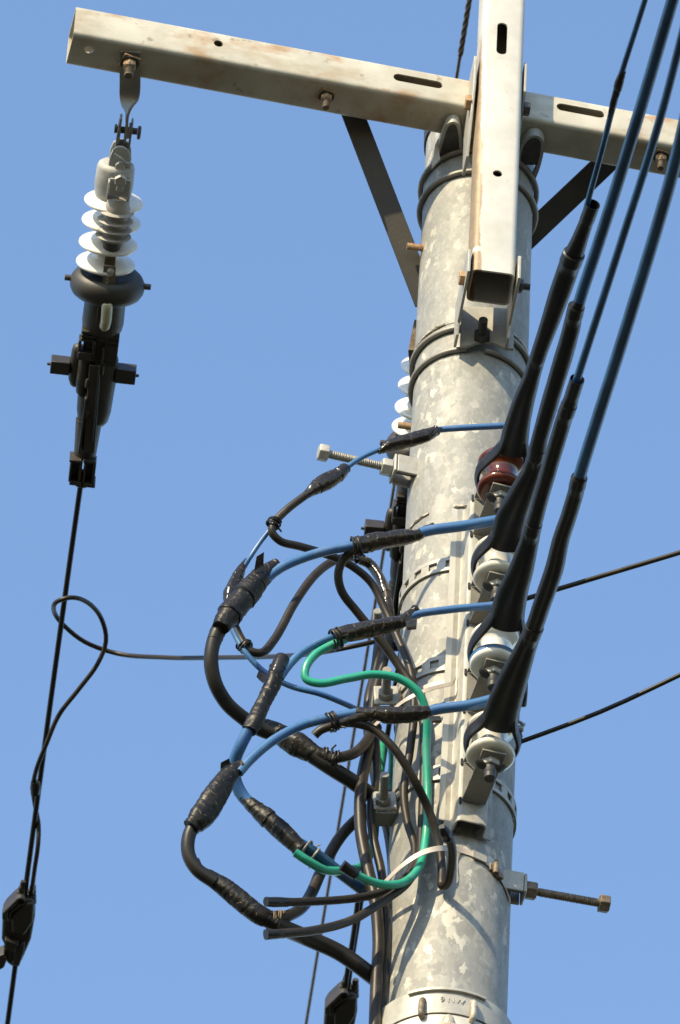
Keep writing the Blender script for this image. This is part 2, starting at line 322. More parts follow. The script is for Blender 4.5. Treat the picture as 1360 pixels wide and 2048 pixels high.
def ribbon(P, side, th, nrm):
    """a strip of thickness th along P; side: half-width vectors, nrm: normals (per point or one)"""
    n = len(P); vs = []
    for i, p in enumerate(P):
        s = side[i] if isinstance(side, list) else side; q = nrm[i] if isinstance(nrm, list) else nrm
        vs += [p - s, p + s, p + s + q * th, p - s + q * th]
    fs = [(0, 1, 2, 3), tuple(4 * (n - 1) + k for k in (3, 2, 1, 0))]
    for i in range(n - 1):
        for k in range(4): fs.append((4 * i + k, 4 * i + (k + 1) % 4, 4 * i + 4 + (k + 1) % 4, 4 * i + 4 + k))
    return vs, fs
def hexa(o, ax, r, h, up=None, rot=0):
    ax, u, b = frame(ax, up)
    ring = [u * math.cos(R_(60 * k + rot)) + b * math.sin(R_(60 * k + rot)) for k in range(6)]
    vs = [o + q * r for q in ring] + [o + q * r + ax * h * .86 for q in ring] + [o + q * r * .9 + ax * h for q in ring]
    fs = [tuple(range(6))[::-1], tuple(range(12, 18))]
    for i in range(6):
        j = (i + 1) % 6; fs += [(i, j, 6 + j, 6 + i), (6 + i, 6 + j, 12 + j, 12 + i)]
    return vs, fs
def rod(o, ax, r, h, seg=16, thread=0, r2=None):
    if thread:
        prof = []; n = int(h / thread)
        for i in range(n): prof += [(i * thread, r), (i * thread + thread * .5, r * .88)]
        prof += [(n * thread, r), (h, r * .85)]
    else: prof = [(0, r), (h - r * .15, r2 or r), (h, (r2 or r) * .85)]
    return lathe(o, ax, prof, seg)
def zpole(px, py, rad): return PC(px, py, rad).z
def ringpath(z, rad, a0, a1, step=3.0, cx=0, cy=0):
    """azimuth a: degrees, 0 = toward the camera, positive = to the right"""
    n = max(2, int(abs(a1 - a0) / step)); out = []
    for i in range(n + 1):
        a = R_(a0 + (a1 - a0) * i / n); out.append(V((cx + math.sin(a) * rad, cy - math.cos(a) * rad, z)))
    return out
def hband(z, rad, h, th, a0=0, a1=360, step=4.0, tilt=0):
    P = ringpath(z, rad, a0, a1, step)
    N = [V((p.x, p.y, 0)).normalized() for p in P]
    if tilt: P = [p + V((0, 0, tilt * p.x)) for p in P]
    if abs(a1 - a0) >= 359.9:
        n = len(P) - 1; vs = []
        for p, q in zip(P[:-1], N[:-1]):
            s = V((0, 0, h / 2)); vs += [p - s, p + s, p + s + q * th, p - s + q * th]
        return vs, [(4 * i + k, 4 * i + (k + 1) % 4, 4 * ((i + 1) % n) + (k + 1) % 4, 4 * ((i + 1) % n) + k) for i in range(n) for k in range(4)]
    return ribbon(P, V((0, 0, h / 2)), th, N)
def coil(c, ax, r, wr, turns=3, pitch=None, wob=.06, seed=0, seg=8, sx=1, sy=1):
    ax, u, b = frame(ax); pitch = pitch or wr * 2.3; rd = random.Random(seed); P = []; n = int(turns * 18)
    ph = rd.random() * 6
    for i in range(n + 1):
        a = ph + 2 * math.pi * i / 18; k = 1 + wob * math.sin(a * 1.37 + seed)
        P.append(c + ax * (pitch * (i / 18 - turns / 2) + wr * math.sin(a * .7 + seed)) + u * (math.cos(a) * r * k * sx) + b * (math.sin(a) * r * k * sy))
    P.append(P[-1] + (P[-1] - c).normalized() * r * .7 + ax * wr)
    return sweep(P, wr, seg)
def wire(pts, wpx, seg=14, step=.006, fn=None):
    """cable through survey points (px, py, Y); wpx = width in photo pixels (number or list)"""
    P = catmull([p if isinstance(p, V) else PY(*p) for p in pts], step)
    k = mpp(P[len(P) // 2]) / 2
    rad = [q * k for q in wpx] if isinstance(wpx, list) and not isinstance(wpx[0], tuple) else ([(a, q * k) for a, q in wpx] if isinstance(wpx, list) else wpx * k)
    wob = lambda s, t, a: 1 + .025 * noise.noise(V((s * 30, math.cos(a), math.sin(a) + pts_seed)))
    pts_seed = random.random() * 10
    return sweep(P, rad, seg, True, fn or wob)
def tape(pts, wpx, seed=0, rag=.12, pitch=.0155, seg=36):
    """a joint wrapped in tape: stepped turns, creases and ragged ends"""
    P = catmull([p if isinstance(p, V) else PY(*p) for p in pts], .0016)
    k = mpp(P[len(P) // 2]) / 2; rad = [q * k for q in wpx]
    def fn(s, t, a):
        c, d = math.cos(a), math.sin(a)
        ph = (s / pitch + a / (2 * math.pi) + 1.3 * noise.noise(V((s * 42, seed, .3 * c)))) 
        kk = math.floor(ph); f = 1 + .022 * (ph - kk) ** 2 - .01 + .075 * (noise.cell(V((kk * 1.7 + seed * 3.1, .5, .5))) - .5)
        f += .16 * noise.noise(V((s * 17 + seed * 3, c * .9, d * .9))) + .05 * noise.noise(V((s * 40 + seed, c * 2.2, d * 2.2)))
        f += .018 * noise.noise(V((s * 130 + seed * 7, c * 2.2, d * 2.2)))
        f += .06 * (1 - abs(noise.noise(V((s * 95 + seed, c * 3.4 + s * 60, d * 3.4 + seed)))) * 3.5 if abs(noise.noise(V((s * 95 + seed, c * 3.4 + s * 60, d * 3.4 + seed)))) < .2 else 0) * .45
        e = min(t, 1 - t)
        if e < .03: f += rag * (.4 + noise.noise(V((c * 1.5 + seed, d * 1.5, t * 2))))
        return f
    return sweep(P, rad, seg, True, fn)
def flap(p, u, v, w, h, curl=.4, th=.0006):
    """a loose end of tape"""
    n = u.cross(v).normalized(); P = []
    for i in range(7): t = i / 6; P.append(p + v * (h * t) + n * (curl * h * t * t))
    return ribbon(P, [u * (w / 2 * (1 - .25 * i / 6)) for i in range(7)], th, n)

# ================================================================== the setting
g = 3000
me = meshof('ground', [V((-g, -g, 0)), V((g, -g, 0)), V((g, g, 0)), V((-g, g, 0))], [(0, 1, 2, 3)], V((0, 0, 0)))
o = link('ground', me, mt['ground'], None, None, 0, 'structure')

# ================================================================== the steel pole
z1 = zpole(935, 640, .096); z2 = zpole(925, 1012, .097)     # the two sleeve joints in view
ZTOP = PY(900, 300, -.095).z + .15
RT, RM, RB = .0945, .0955, .0985
pole = Thing('utility_pole', 'galvanised steel pole of sleeved tube sections carrying arms, rack and cables', 'pole', (0, 0, 0))
def section(za, zb, ra, rb):
    n = max(4, int((zb - za) / .1)); prof = [(za + (zb - za) * i / n, ra + (rb - ra) * i / n) for i in range(n + 1)]
    return lathe(V((0, 0, 0)), V((0, 0, 1)), prof, 96)
pole.part('pole_section', section(z1 - .003, ZTOP, RT + .0022, RT), 'pole2')
pole.part('pole_section', section(z2 - .003, z1, RM + .0026, RM), 'pole')
pole.part('pole_section', section(-.5, z2 + .02, RB + .003 + z2 * .0012, RB - .0005), 'pole')
capg = lathe(V((0, 0, ZTOP)), V((0, 0, 1)), [(-.035, RT + .004), (-.001, RT + .005), (.012, RT * .8), (.016, .02)], 64)
pole.part('pole_cap', capg, 'blackbolt')
def weld(z, rad, a0, a1, seed, lump=.0022):
    P = ringpath(z, rad, a0, a1, 1.0); fn = lambda s, t, a: 1 + .75 * noise.noise(V((s * 90, seed, 0))) + .45 * noise.noise(V((s * 330, seed, a)))
    return sweep(P, lump, 8, True, fn)
pole.part('weld_bead', weld(z1 - .002, RM + .0022, -95, -30, 1), 'weld')
pole.part('weld_bead', weld(z1 + .006, RM + .002, -14, 12, 2, .0035), 'weld')
pole.part('weld_bead', weld(z1 - .002, RM + .0022, 40, 92, 3), 'weld')
pole.part('weld_bead', weld(z2 - .003, RB + .001, -88, -38, 4), 'weld')
pole.part('weld_bead', weld(z2 - .003, RB + .001, -12, 10, 5, .003), 'weld')

# ================================================================== crossarm: square tube with slots, in front of the pole top
def rsq(c, u, v, s, r, n=4):
    out = []
    for qx, qy, a0 in ((1, 1, 0), (-1, 1, 90), (-1, -1, 180), (1, -1, 270)):
        for k in range(n + 1):
            a = R_(a0 + 90 * k / n); out.append(c + u * (qx * (s / 2 - r) + math.cos(a) * r) + v * (qy * (s / 2 - r) + math.sin(a) * r))
    return out
def sqtube(p0, p1, u, s, wall, r=.009):
    ax = (p1 - p0).normalized(); v = ax.cross(u).normalized(); n = 20; vs = []
    L = (p1 - p0).length; k = max(1, int(L / .15)); secs = [p0 + ax * (L * i / k) for i in range(k + 1)]
    for q in secs: vs += rsq(q, u, v, s, r)
    m0 = len(vs)
    for q in secs: vs += rsq(q, u, v, s - 2 * wall, max(r - wall, .002))
    fs = []
    for i in range(k):
        for j in range(n):
            a, b = i * n + j, i * n + (j + 1) % n; fs.append((a, b, b + n, a + n)); fs.append((m0 + a + n, m0 + b + n, m0 + b, m0 + a))
    for j in range(n):
        b = (j + 1) % n; fs.append((b, j, m0 + j, m0 + b)); fs.append((k * n + j, k * n + b, m0 + k * n + b, m0 + k * n + j))
    return vs, fs
def stadium(c, u, v, L, W, d, dep):
    poly = []
    for sgn, a0 in ((1, -90), (-1, 90)):
        for k in range(9):
            a = R_(a0 + 180 * k / 8); poly.append(c + u * (sgn * max(L - W, 0) / 2 + math.cos(a) * W / 2) + v * (math.sin(a) * W / 2))
    return prism([p - d * dep for p in poly], d * dep * 2)
def cut(o, cutters, org):
    tmp = []
    for cgeo in cutters:
        cm = meshof('cutter', cgeo[0], cgeo[1], org); co = bpy.data.objects.new('cutter', cm); COL.objects.link(co); co.location = org; tmp.append(co)
        md = o.modifiers.new('cut', 'BOOLEAN'); md.operation = 'DIFFERENCE'; md.object = co; md.solver = 'EXACT'
    bpy.context.view_layer.update(); dg = bpy.context.evaluated_depsgraph_get()
    nm = bpy.data.meshes.new_from_object(o.evaluated_get(dg)); o.modifiers.clear(); old = o.data; o.data = nm
    nm.name = old.name
    for co in tmp: bpy.data.objects.remove(co, do_unlink=True)
    nm.shade_smooth(); nm.set_sharp_from_angle(angle=R_(38))

S = .075
ZA = PY(950, 150, -.187).z                                   # top front edge of the arm
pl, pr = PZ(153, 10, ZA), PZ(1358, 236, ZA)
AX = (pr - pl).normalized(); AF = V((AX.y, -AX.x, 0))        # AF: horizontal, out of the front face
UP = V((0, 0, 1))
a0 = pl - AF * S / 2 - UP * S / 2; a1 = pr + AX * .55 - AF * S / 2 - UP * S / 2
AMID = a0 + AX * ((V((0, 0, 0)) - a0).dot(AX))
arm = Thing('cross_arm', 'long square galvanised steel crossarm with slots, rust-streaked, bolted across the pole top', 'crossarm', AMID)
ab = arm.part('beam', sqtube(a0, a1, AF, S, .0032), 'arm')
def onface(px, py, off=0): return PP(px, py, pl + AF * off, AF)  # a point on the arm's front face
fm = mpp(AMID)
cuts = [stadium(onface(437, 87), AX, UP, .0165, .0165, AF, .02),
        stadium(onface(836, 162), AX, UP, .087, .0185, AF, .02), stadium(onface(1161, 221), AX, UP, .085, .0185, AF, .02)]
def onbot(px, py, off=0): return PZ(px, py, ZA - S - off)
cuts.append(stadium(onbot(178, 99), AX, AF, .017, .017, UP, .02))
for q in (258, 653, 1322): pass
cut(ab, cuts, AMID)
def bolt_down(th, p, m1='rust', m2='rustd', wash=.017, L=.019, parent=None, rot=12, r=.0065):
    """square washer, nut and bolt end under a horizontal face"""
    wv = Matrix.Rotation(R_(rot), 3, 'Z') @ AX; wf = UP.cross(wv)
    w_ = th.part('washer', box(p - UP * .0015, wv, wf, UP, wash * 1.5, wash * 1.5, .003), m1, parent, bevel=.0005)
    th.part('nut', hexa(p - UP * .003, -UP, wash * .62, .011), m1, parent)
    th.part('bolt', merge(rod(p - UP * .0135, -UP, r * 1.25, .004), rod(p - UP * .015, -UP, r, L, thread=.0022)), m2, parent)
    th.part('split_washer', lathe(p - UP * .0032, -UP, [(0, wash * .78), (.0022, wash * .8), (.003, wash * .5)], 24), 'blackbolt', parent)
bolt_down(arm, onbot(653, 190)); bolt_down(arm, onbot(1322, 311))

# ================================================================== vertical arm: square tube standing in front of the crossarm
PH = R_(6.0); TX = V((math.cos(PH), math.sin(PH), 0)); TF = V((math.sin(PH), -math.cos(PH), 0))
YV = AMID.y - S / 2 - S - .002
vb = PY(988, 543, YV)                                        # middle of its lower front edge
SV = .0735
vtop = PP(1000, -260, vb, TF); 
v0 = V((vb.x, vb.y, vb.z)) - TF * SV / 2; v1 = V((v0.x, v0.y, vtop.z))
va = Thing('vertical_arm', 'upright square galvanised tube with open lower end, slotted, clamped before the pole', 'steel tube', v0)
vbm = va.part('tube', sqtube(v0, v1, TF, SV, .0035, .010), 'vtube')
fc = lambda px, py: PP(px, py, vb, TF)
cut(vbm, [stadium(fc(1004, 77), UP, TX, .083, .018, TF, .02), stadium(fc(995, 347), TX, UP, .0165, .0165, TF, .02)], v0)
va.part('end_cap', box(v1 - UP * .004, TX, TF, UP, SV - .009, SV - .009, .006), 'blackbolt')  # unseen cap added at the top to keep light out of the tube
arm.part('end_cap', box(a1 - AX * .01, AX, AF, UP, .004, S - .009, S - .009), 'blackbolt')  # unseen cap added at the right end so the slots look dark
# ------------------------------------------------------------------ brackets of the vertical arm
def ubolts(th, z, rad, wr, m, a0=15, a1=345, name='band_wire'):
    P = ringpath(z, rad, a0, a1, 4); th.part(name, sweep(P, wr, 12), m)
# lower bracket: web against the pole, two cheeks along the tube
lb = Thing('arm_bracket', 'lower U-shaped bracket with wire bands holding the foot of the upright tube', 'bracket', (0, -.1, v0.z))
yw = -(RM + .012)
cx0 = v0 - TX * (SV / 2 + .0035); cx1 = v0 + TX * (SV / 2 + .0035)
zt, zb = v0.z + .055, PY(960, 696, -.11).z
def cheek(c, sgn, out=.003, zt=zt, front=SV / 2 + .004, zb=zb, yw=yw, low=.035):
    f = lambda n, z: V((c.x, c.y, 0)) + TF * n + UP * z
    nb = (c.y - yw) / TF.y * -1 if False else -(abs(c.y) - abs(yw)) / math.cos(PH)
    poly = [f(front - .012, zt), f(front, zt - .012), f(front, v0.z - .012), f(nb + low + .004, zb + .022), f(nb + low - .006, zb), f(nb, zb), f(nb, zt)]
    return prism(poly, TX * (.005 * sgn))
lb.part('side_plate', cheek(cx0, -1), 'galv', bevel=.001)
lb.part('side_plate', cheek(cx1, 1), 'galv', bevel=.001)
# web: curved back plate, its lower edge arched to the pole
wp = []; nW = 16
L = V((cx0.x - .005, yw, 0)); Rr = V((cx1.x + .005, yw, 0))
vs, fs = [], []
for i in range(nW + 1):
    t = i / nW; p = L.lerp(Rr, t); arch = .014 * math.sin(math.pi * min(1, max(0, (t - .15) / .7))) 
    vs += [p + UP * (zb + arch), p + UP * zt, p + UP * zt + V((0, -.006, 0)), p + UP * (zb + arch) + V((0, -.006, 0))]
fs = [(0, 1, 2, 3), tuple(4 * nW + k for k in (3, 2, 1, 0))] + [(4 * i + k, 4 * i + (k + 1) % 4, 4 * i + 4 + (k + 1) % 4, 4 * i + 4 + k) for i in range(nW) for k in range(4)]
lb.part('web_plate', (vs, fs), 'galv')
pb = PY(964, 676, yw - .006)
lb.part('bolt', merge(hexa(pb, V((0, -1, 0)), .015, .012), rod(pb + V((0, -.012, 0)), V((0, -1, 0)), .0078, .03, thread=.0025)), 'blackbolt')
zbolt = PY(934, 565, YV + SV / 2).z
hb = cx0 + UP * (zbolt - cx0.z) - TX * .005 + TF * .004
lb.part('bolt_head', hexa(hb, -TX, .0125, .009), 'rust')
hb2 = cx1 + UP * (zbolt - cx1.z) + TX * .005 + TF * .004
lb.part('nut', merge(hexa(hb2, TX, .0125, .009), rod(hb2 + TX * .009, TX, .0062, .012, thread=.002)), 'dark')
for py in (655, 699):
    z = zpole(935, py, RM + .004); ubolts(lb, z, RM + .0052, .0048, 'galvd', 12, 354)
# upper bracket, clamping the tube to the crossarm
ub = Thing('arm_bracket', 'upper pair of cheek plates clamping the upright tube to the crossarm', 'bracket', (0, -.2, ZA - S), )
def cheek2(c, sgn, zt, zb, taper):
    f = lambda n, z: V((c.x, c.y, 0)) + TF * n + UP * z
    poly = [f(.020, zt), f(.026, zt - .01), f(.026, ZA - S - .01), f(-.03, zb), f(-.055 - taper, zb), f(-.055 - taper, ZA - S - .004), f(-SV / 2 - .0005, ZA - S - .004), f(-SV / 2 - .0005, zt)]
    return prism(poly, TX * (.005 * sgn))
ub.part('side_plate', cheek2(cx0 - TX * .002, -1, ZA - .004, ZA - S - .135, .02), 'galv', bevel=.001)
ub.part('side_plate', cheek2(cx1, 1, ZA - .004, ZA - S - .06, .01), 'galv', bevel=.001)
zb1 = PY(940, 213, YV + SV / 2).z
h1 = V((cx0.x, cx0.y, zb1)) - TX * .007 + TF * .003; h2 = V((cx1.x, cx1.y, zb1 + .004)) + TX * .005 + TF * .003
ub.part('bolt_head', hexa(h1, -TX, .0135, .010), 'rust')
ub.part('nut', hexa(h2, TX, .0125, .010), 'dark')

# ------------------------------------------------------------------ saddle of the crossarm on the pole
sb = Thing('pole_saddle', 'arched steel saddle under the crossarm, strapped to the pole by two wire bands', 'bracket', (0, -.1, ZA - S))
zs = ZA - S - .003
def arch(pts, Y, dep, th, m='galv'):
    P = catmull([PY(a, b, Y) for a, b in pts], .004)
    N = []
    for i in range(len(P)):
        t = (P[min(i + 1, len(P) - 1)] - P[max(i - 1, 0)]).normalized(); N.append(t.cross(V((0, 1, 0))).normalized())
    return ribbon([p + V((0, dep / 2, 0)) for p in P], V((0, dep / 2, 0)), th, N)
zl = ZA - S - .021
def horse(q, m='galv'):
    P = catmull([PZ(x, y, zl) for x, y in q], .004); N = []
    for i in range(len(P)):
        t_ = (P[min(i + 1, len(P) - 1)] - P[max(i - 1, 0)]).normalized(); N.append(t_.cross(UP).normalized())
    return ribbon([p + UP * .010 for p in P], UP * .0102, -.0055, N)
sb.part('lug', horse([(866, 332), (876, 296), (887, 260), (894, 248), (906, 243), (917, 248), (922, 262), (925, 300), (926, 345)]), 'galv', smooth=50)
sb.part('lug', horse([(1034, 345), (1038, 300), (1048, 281), (1060, 272), (1074, 271), (1086, 280), (1088, 298), (1080, 335), (1068, 366)]), 'galv', smooth=50)
fl = [PY(863, 336, -.1), PY(870, 290, -.1), PY(877, 276, -.1), PY(880, 318, -.1)]
sb.part('side_tab', prism(fl, V((0, .005, 0))), 'galv')
for q in ([(880, 290), (889, 262), (897, 250), (906, 246), (915, 251), (920, 264), (923, 300), (924, 330), (872, 325)], [(1040, 296), (1050, 284), (1061, 276), (1073, 275), (1082, 282), (1084, 298), (1077, 330), (1040, 330)]):
    sb.part('lug_shade_plate', prism([PZ(x, y, zl + .003) for x, y in q], UP * .004), 'dark')  # dark plate added in each lug, its colour standing for the shade inside
for py in (300, 343):
    z = zpole(950, py, RT + .005); ubolts(sb, z, RT + .0062, .0050, 'galvd', 8, 352)

# ------------------------------------------------------------------ braces
def brace(pa, pb, wpx, lip, label, name='arm_brace', lipside=1):
    A, B = pa, pb; d = (B - A).normalized(); n = V((.25, -.40, -.88)).normalized(); s = d.cross(n).normalized(); n = s.cross(d).normalized()
    w_ = wpx * mpp(A)
    th = Thing(name, label, 'brace', A, 'braces from the crossarm to the pole')
    th.part('strip', ribbon([A, B], s * (w_ / 2 * 1.04), .005, -n), 'brace', bevel=.0008)
    if lip: th.part('flange', ribbon([A + s * (lipside * (w_ / 2 - .002)) - n * .0055, B + s * (lipside * (w_ / 2 - .002)) - n * .0055], -n * .0001 + s * .002, lip, -n), 'brace')
    return th
zbot = ZA - S
def backf(px, py): return PP(px, py, pl - AF * (S + .006), AF)
A1 = backf(700, 212); B1 = PY(852, 606, .03)
brace(A1, B1, 43, .03, 'dark steel brace running from the long left side of the crossarm to the pole', lipside=-1)
A2 = backf(1236, 304); B2 = PY(1040, 490, .05)
brace(A2, B2, 48, 0, 'dark flat brace running from the right side of the crossarm to the pole')
for (px, py, lab) in ((814, 492, 'rusty threaded bolt end sticking out left of the pole beside the left brace'), (796, 850, 'rusty threaded bolt end sticking out left of the pole above the upper taped joint')):
    p = PY(px, py, -.03 if py < 600 else .03); q = p + V((.12, .012, 0)); t = Thing('bolt_end', lab, 'bolt', q)
    t.part('thread', rod(p, (q - p).normalized(), .0062, (q - p).length, thread=.0024), 'rust')
    t.part('nut', hexa(p + (q - p).normalized() * .05, (q - p).normalized(), .013, .011), 'rust')

# ================================================================== bands around the pole
def perfband(z, rad, h, label, a_open, m='galvd', phase=0, group='perforated bands around the pole'):
    t = Thing('perforated_band', label, 'band', (0, 0, z), group)
    P = []; stepd = 17.0; wd = 8.5; gs = [hband(z + h * .38, rad, h * .24, .0032, 0, 360), hband(z - h * .38, rad, h * .24, .0032, 0, 360)]
    a = phase
    while a < 360 + phase - 1:
        gs.append(hband(z, rad + .0001, h * .5, .0029, a + wd, a + stepd, 3)); a += stepd * 360 / (stepd * 21.1765)
        a = round(a, 3)
    t.part('strap', merge(*gs), m); return t
perfband(zpole(912, 1128, .1), RB + .0012, .030, 'uppermost perforated steel band round the pole, beside the brown insulator', 0, 'galv', 3)
perfband(zpole(905, 1326, .1), RB + .0012, .034, 'middle perforated steel band round the pole, above the cream cable strap', 0, 'galv', 9)
perfband(zpole(906, 1546, .1), RB + .0022, .032, 'lowest perforated steel band round the pole, level with the bottom insulator', 0, 'galv', 5)
for py, lab in ((1364, 'narrow plain strap round the pole just under the middle perforated band'),):
    t = Thing('pole_strap', lab, 'strap', (0, 0, 0)); t.part('strap', hband(zpole(905, py, .1), RB + .0012, .009, .0015), 'steel')

# ================================================================== insulator rack: channel on the pole with four U-brackets
TH = R_(13.0); KN = V((math.sin(TH), -math.cos(TH), 0)); KT = V((math.cos(TH), math.sin(TH), 0))
kz0 = PP(937, 1643, KN * (RB + .034), KN).z; kz1 = PP(968, 1003, KN * (RB + .034), KN).z
rk = Thing('insulator_rack', 'galvanised channel with four U-brackets standing on the sunlit front of the pole', 'insulator rack', KN * RB + UP * kz0)
def kp(n, t, z): return KN * n + KT * t + UP * z
hw = .026; n0 = RB + .004; n1 = RB + .034; c_ = .008
prof = [(n0 - .0, -hw - .013), (n0, -hw - .003), (n0 + .004, -hw), (n1 - c_, -hw), (n1 - c_ * .3, -hw + c_ * .3), (n1, -hw + c_), (n1, hw - c_), (n1 - c_ * .3, hw - c_ * .3), (n1 - c_, hw), (n0 + .004, hw), (n0, hw + .003), (n0, hw + .013)]
def inset(pr, d):
    out = []
    for i, (a, b) in enumerate(pr):
        pa = pr[max(i - 1, 0)]; pn = pr[min(i + 1, len(pr) - 1)]; tx, ty = pn[0] - pa[0], pn[1] - pa[1]; l_ = math.hypot(tx, ty); out.append((a + -ty / l_ * d, b + tx / l_ * d))
    return out
ins = inset(prof, .0035)
poly = [kp(a, b, kz0) for a, b in prof] + [kp(a, b, kz0) for a, b in ins[::-1]]
n = len(prof); vs = []
for z in (kz0, kz1): vs += [kp(a, b, z) for a, b in prof] + [kp(a, b, z) for a, b in ins]
fs = []
for i in range(n - 1):
    fs += [(i, i + 1, 2 * n + i + 1, 2 * n + i), (n + i + 1, n + i, 3 * n + i, 3 * n + i + 1), (i + 1, i, n + i, n + i + 1), (2 * n + i, 2 * n + i + 1, 3 * n + i + 1, 3 * n + i)]
fs += [(0, 2 * n, 3 * n, n), (n - 1, 2 * n - 1, 4 * n - 1, 3 * n - 1)]
rk.part('channel', (vs, fs), 'galv', bevel=.0012)
rk.part('side_strip', box(kp(n0 - .0015, -hw - .017, (kz0 + kz1) / 2 + .01), KT, KN, UP, .009, .003, kz1 - kz0 - .02), 'varm')
NUTS = [(996, 989), (987, 1166), (981, 1340), (973, 1521)]
na = n1 + .098                                                # spool axis, outward from the pole axis
SPZ = []
for (px, py) in NUTS:
    p = PP(px, py, KN * na, KN); SPZ.append(p.z)
PLT = .0035; GAP = .082
for z in SPZ:
    # lower and upper plates and the back that holds them
    for zz, sg in ((z, -1), (z + GAP, 1)):
        a, b, hwp = n1 + .0025, n1 + .123, .0195
        rk.part('bracket_plate', prism([kp(a, -hwp, zz), kp(b, -hwp, zz), kp(b, hwp, zz), kp(a, hwp, zz)], UP * (PLT * sg)), 'galvd', bevel=.0008)
        rk.part('slot_edge', box(kp(n1 + .0006, -hwp - .002, zz + sg * PLT / 2), KT, KN, UP, .004, .002, .013), 'blackbolt')
    rk.part('bracket_back', box(kp(n1 + .0013, 0, z + GAP / 2), KT, KN, UP, .037, .0022, GAP), 'galvd')
def spool(i, z, m, label, seed):
    c = kp(na, 0, z + PLT)
    t = Thing('spool_insulator', label, 'insulator', c, 'spool insulators on the rack')
    H = GAP - 2 * PLT + .004; F = .0395
    pr = [(.002, .014), (.001, .030), (.004, F - .003), (.009, F), (.014, F - .002), (.019, .028), (.026, .0225), (H / 2, .0205), (H - .026, .0225), (H - .019, .028), (H - .014, F - .002), (H - .009, F), (H - .004, F - .003), (H - .001, .030), (H - .002, .014)]
    P = []
    for k in range(len(pr) - 1):
        for j in range(3): P.append((pr[k][0] + (pr[k + 1][0] - pr[k][0]) * j / 3, pr[k][1] + (pr[k + 1][1] - pr[k][1]) * j / 3))
    P.append(pr[-1])
    t.part('spool', lathe(c, UP, pr, 48), m, smooth=75)
    q = kp(na, 0, z - PLT)
    t.part('nut', hexa(q, -UP, .0165, .011, rot=0), 'galv')
    for s in (-1, 1): t.part('clip', lathe(q + KT * (.0155 * s) + KN * .004 - UP * .010, (-UP + KN * .2 + KT * s * .5).normalized(), [(0, .0095), (.0025, .0105), (.004, .008)], 18, sx=1, sy=.75), 'blackbolt')
    t.part('bolt', merge(rod(q - UP * .009, -UP, .0115, .018, 20, r2=.0095), rod(q - UP * .026, -UP, .0092, .010, 20)), 'blackbolt')
    return t
spool(0, SPZ[0], 'brown', 'glossy dark brown spool insulator, topmost on the rack', 1)
spool(1, SPZ[1], 'wornwhite', 'greyish white spool insulator right below the brown one', 2)
s3 = spool(2, SPZ[2], 'white', 'white spool insulator with a blue-painted rim between two plain ones', 3)
c3 = kp(na, 0, SPZ[2] + PLT + .0145)
s3.part('blue_rim', lathe(c3, UP, [(-.006, .0385), (-.002, .0405), (.003, .0402), (.006, .0375), (.0045, .036), (-.004, .0378)], 48, close=True), 'blue')
spool(3, SPZ[3], 'wornwhite', 'cream white spool insulator, lowest on the rack above the channel mouth', 4)

# stainless buckle strap, cream straps
def strap_path(pts, w_, th=.0011, wv=UP):
    P = catmull([PC(p[0], p[1], p[2]) if len(p) == 3 else p[3] for p in pts], .006); return P

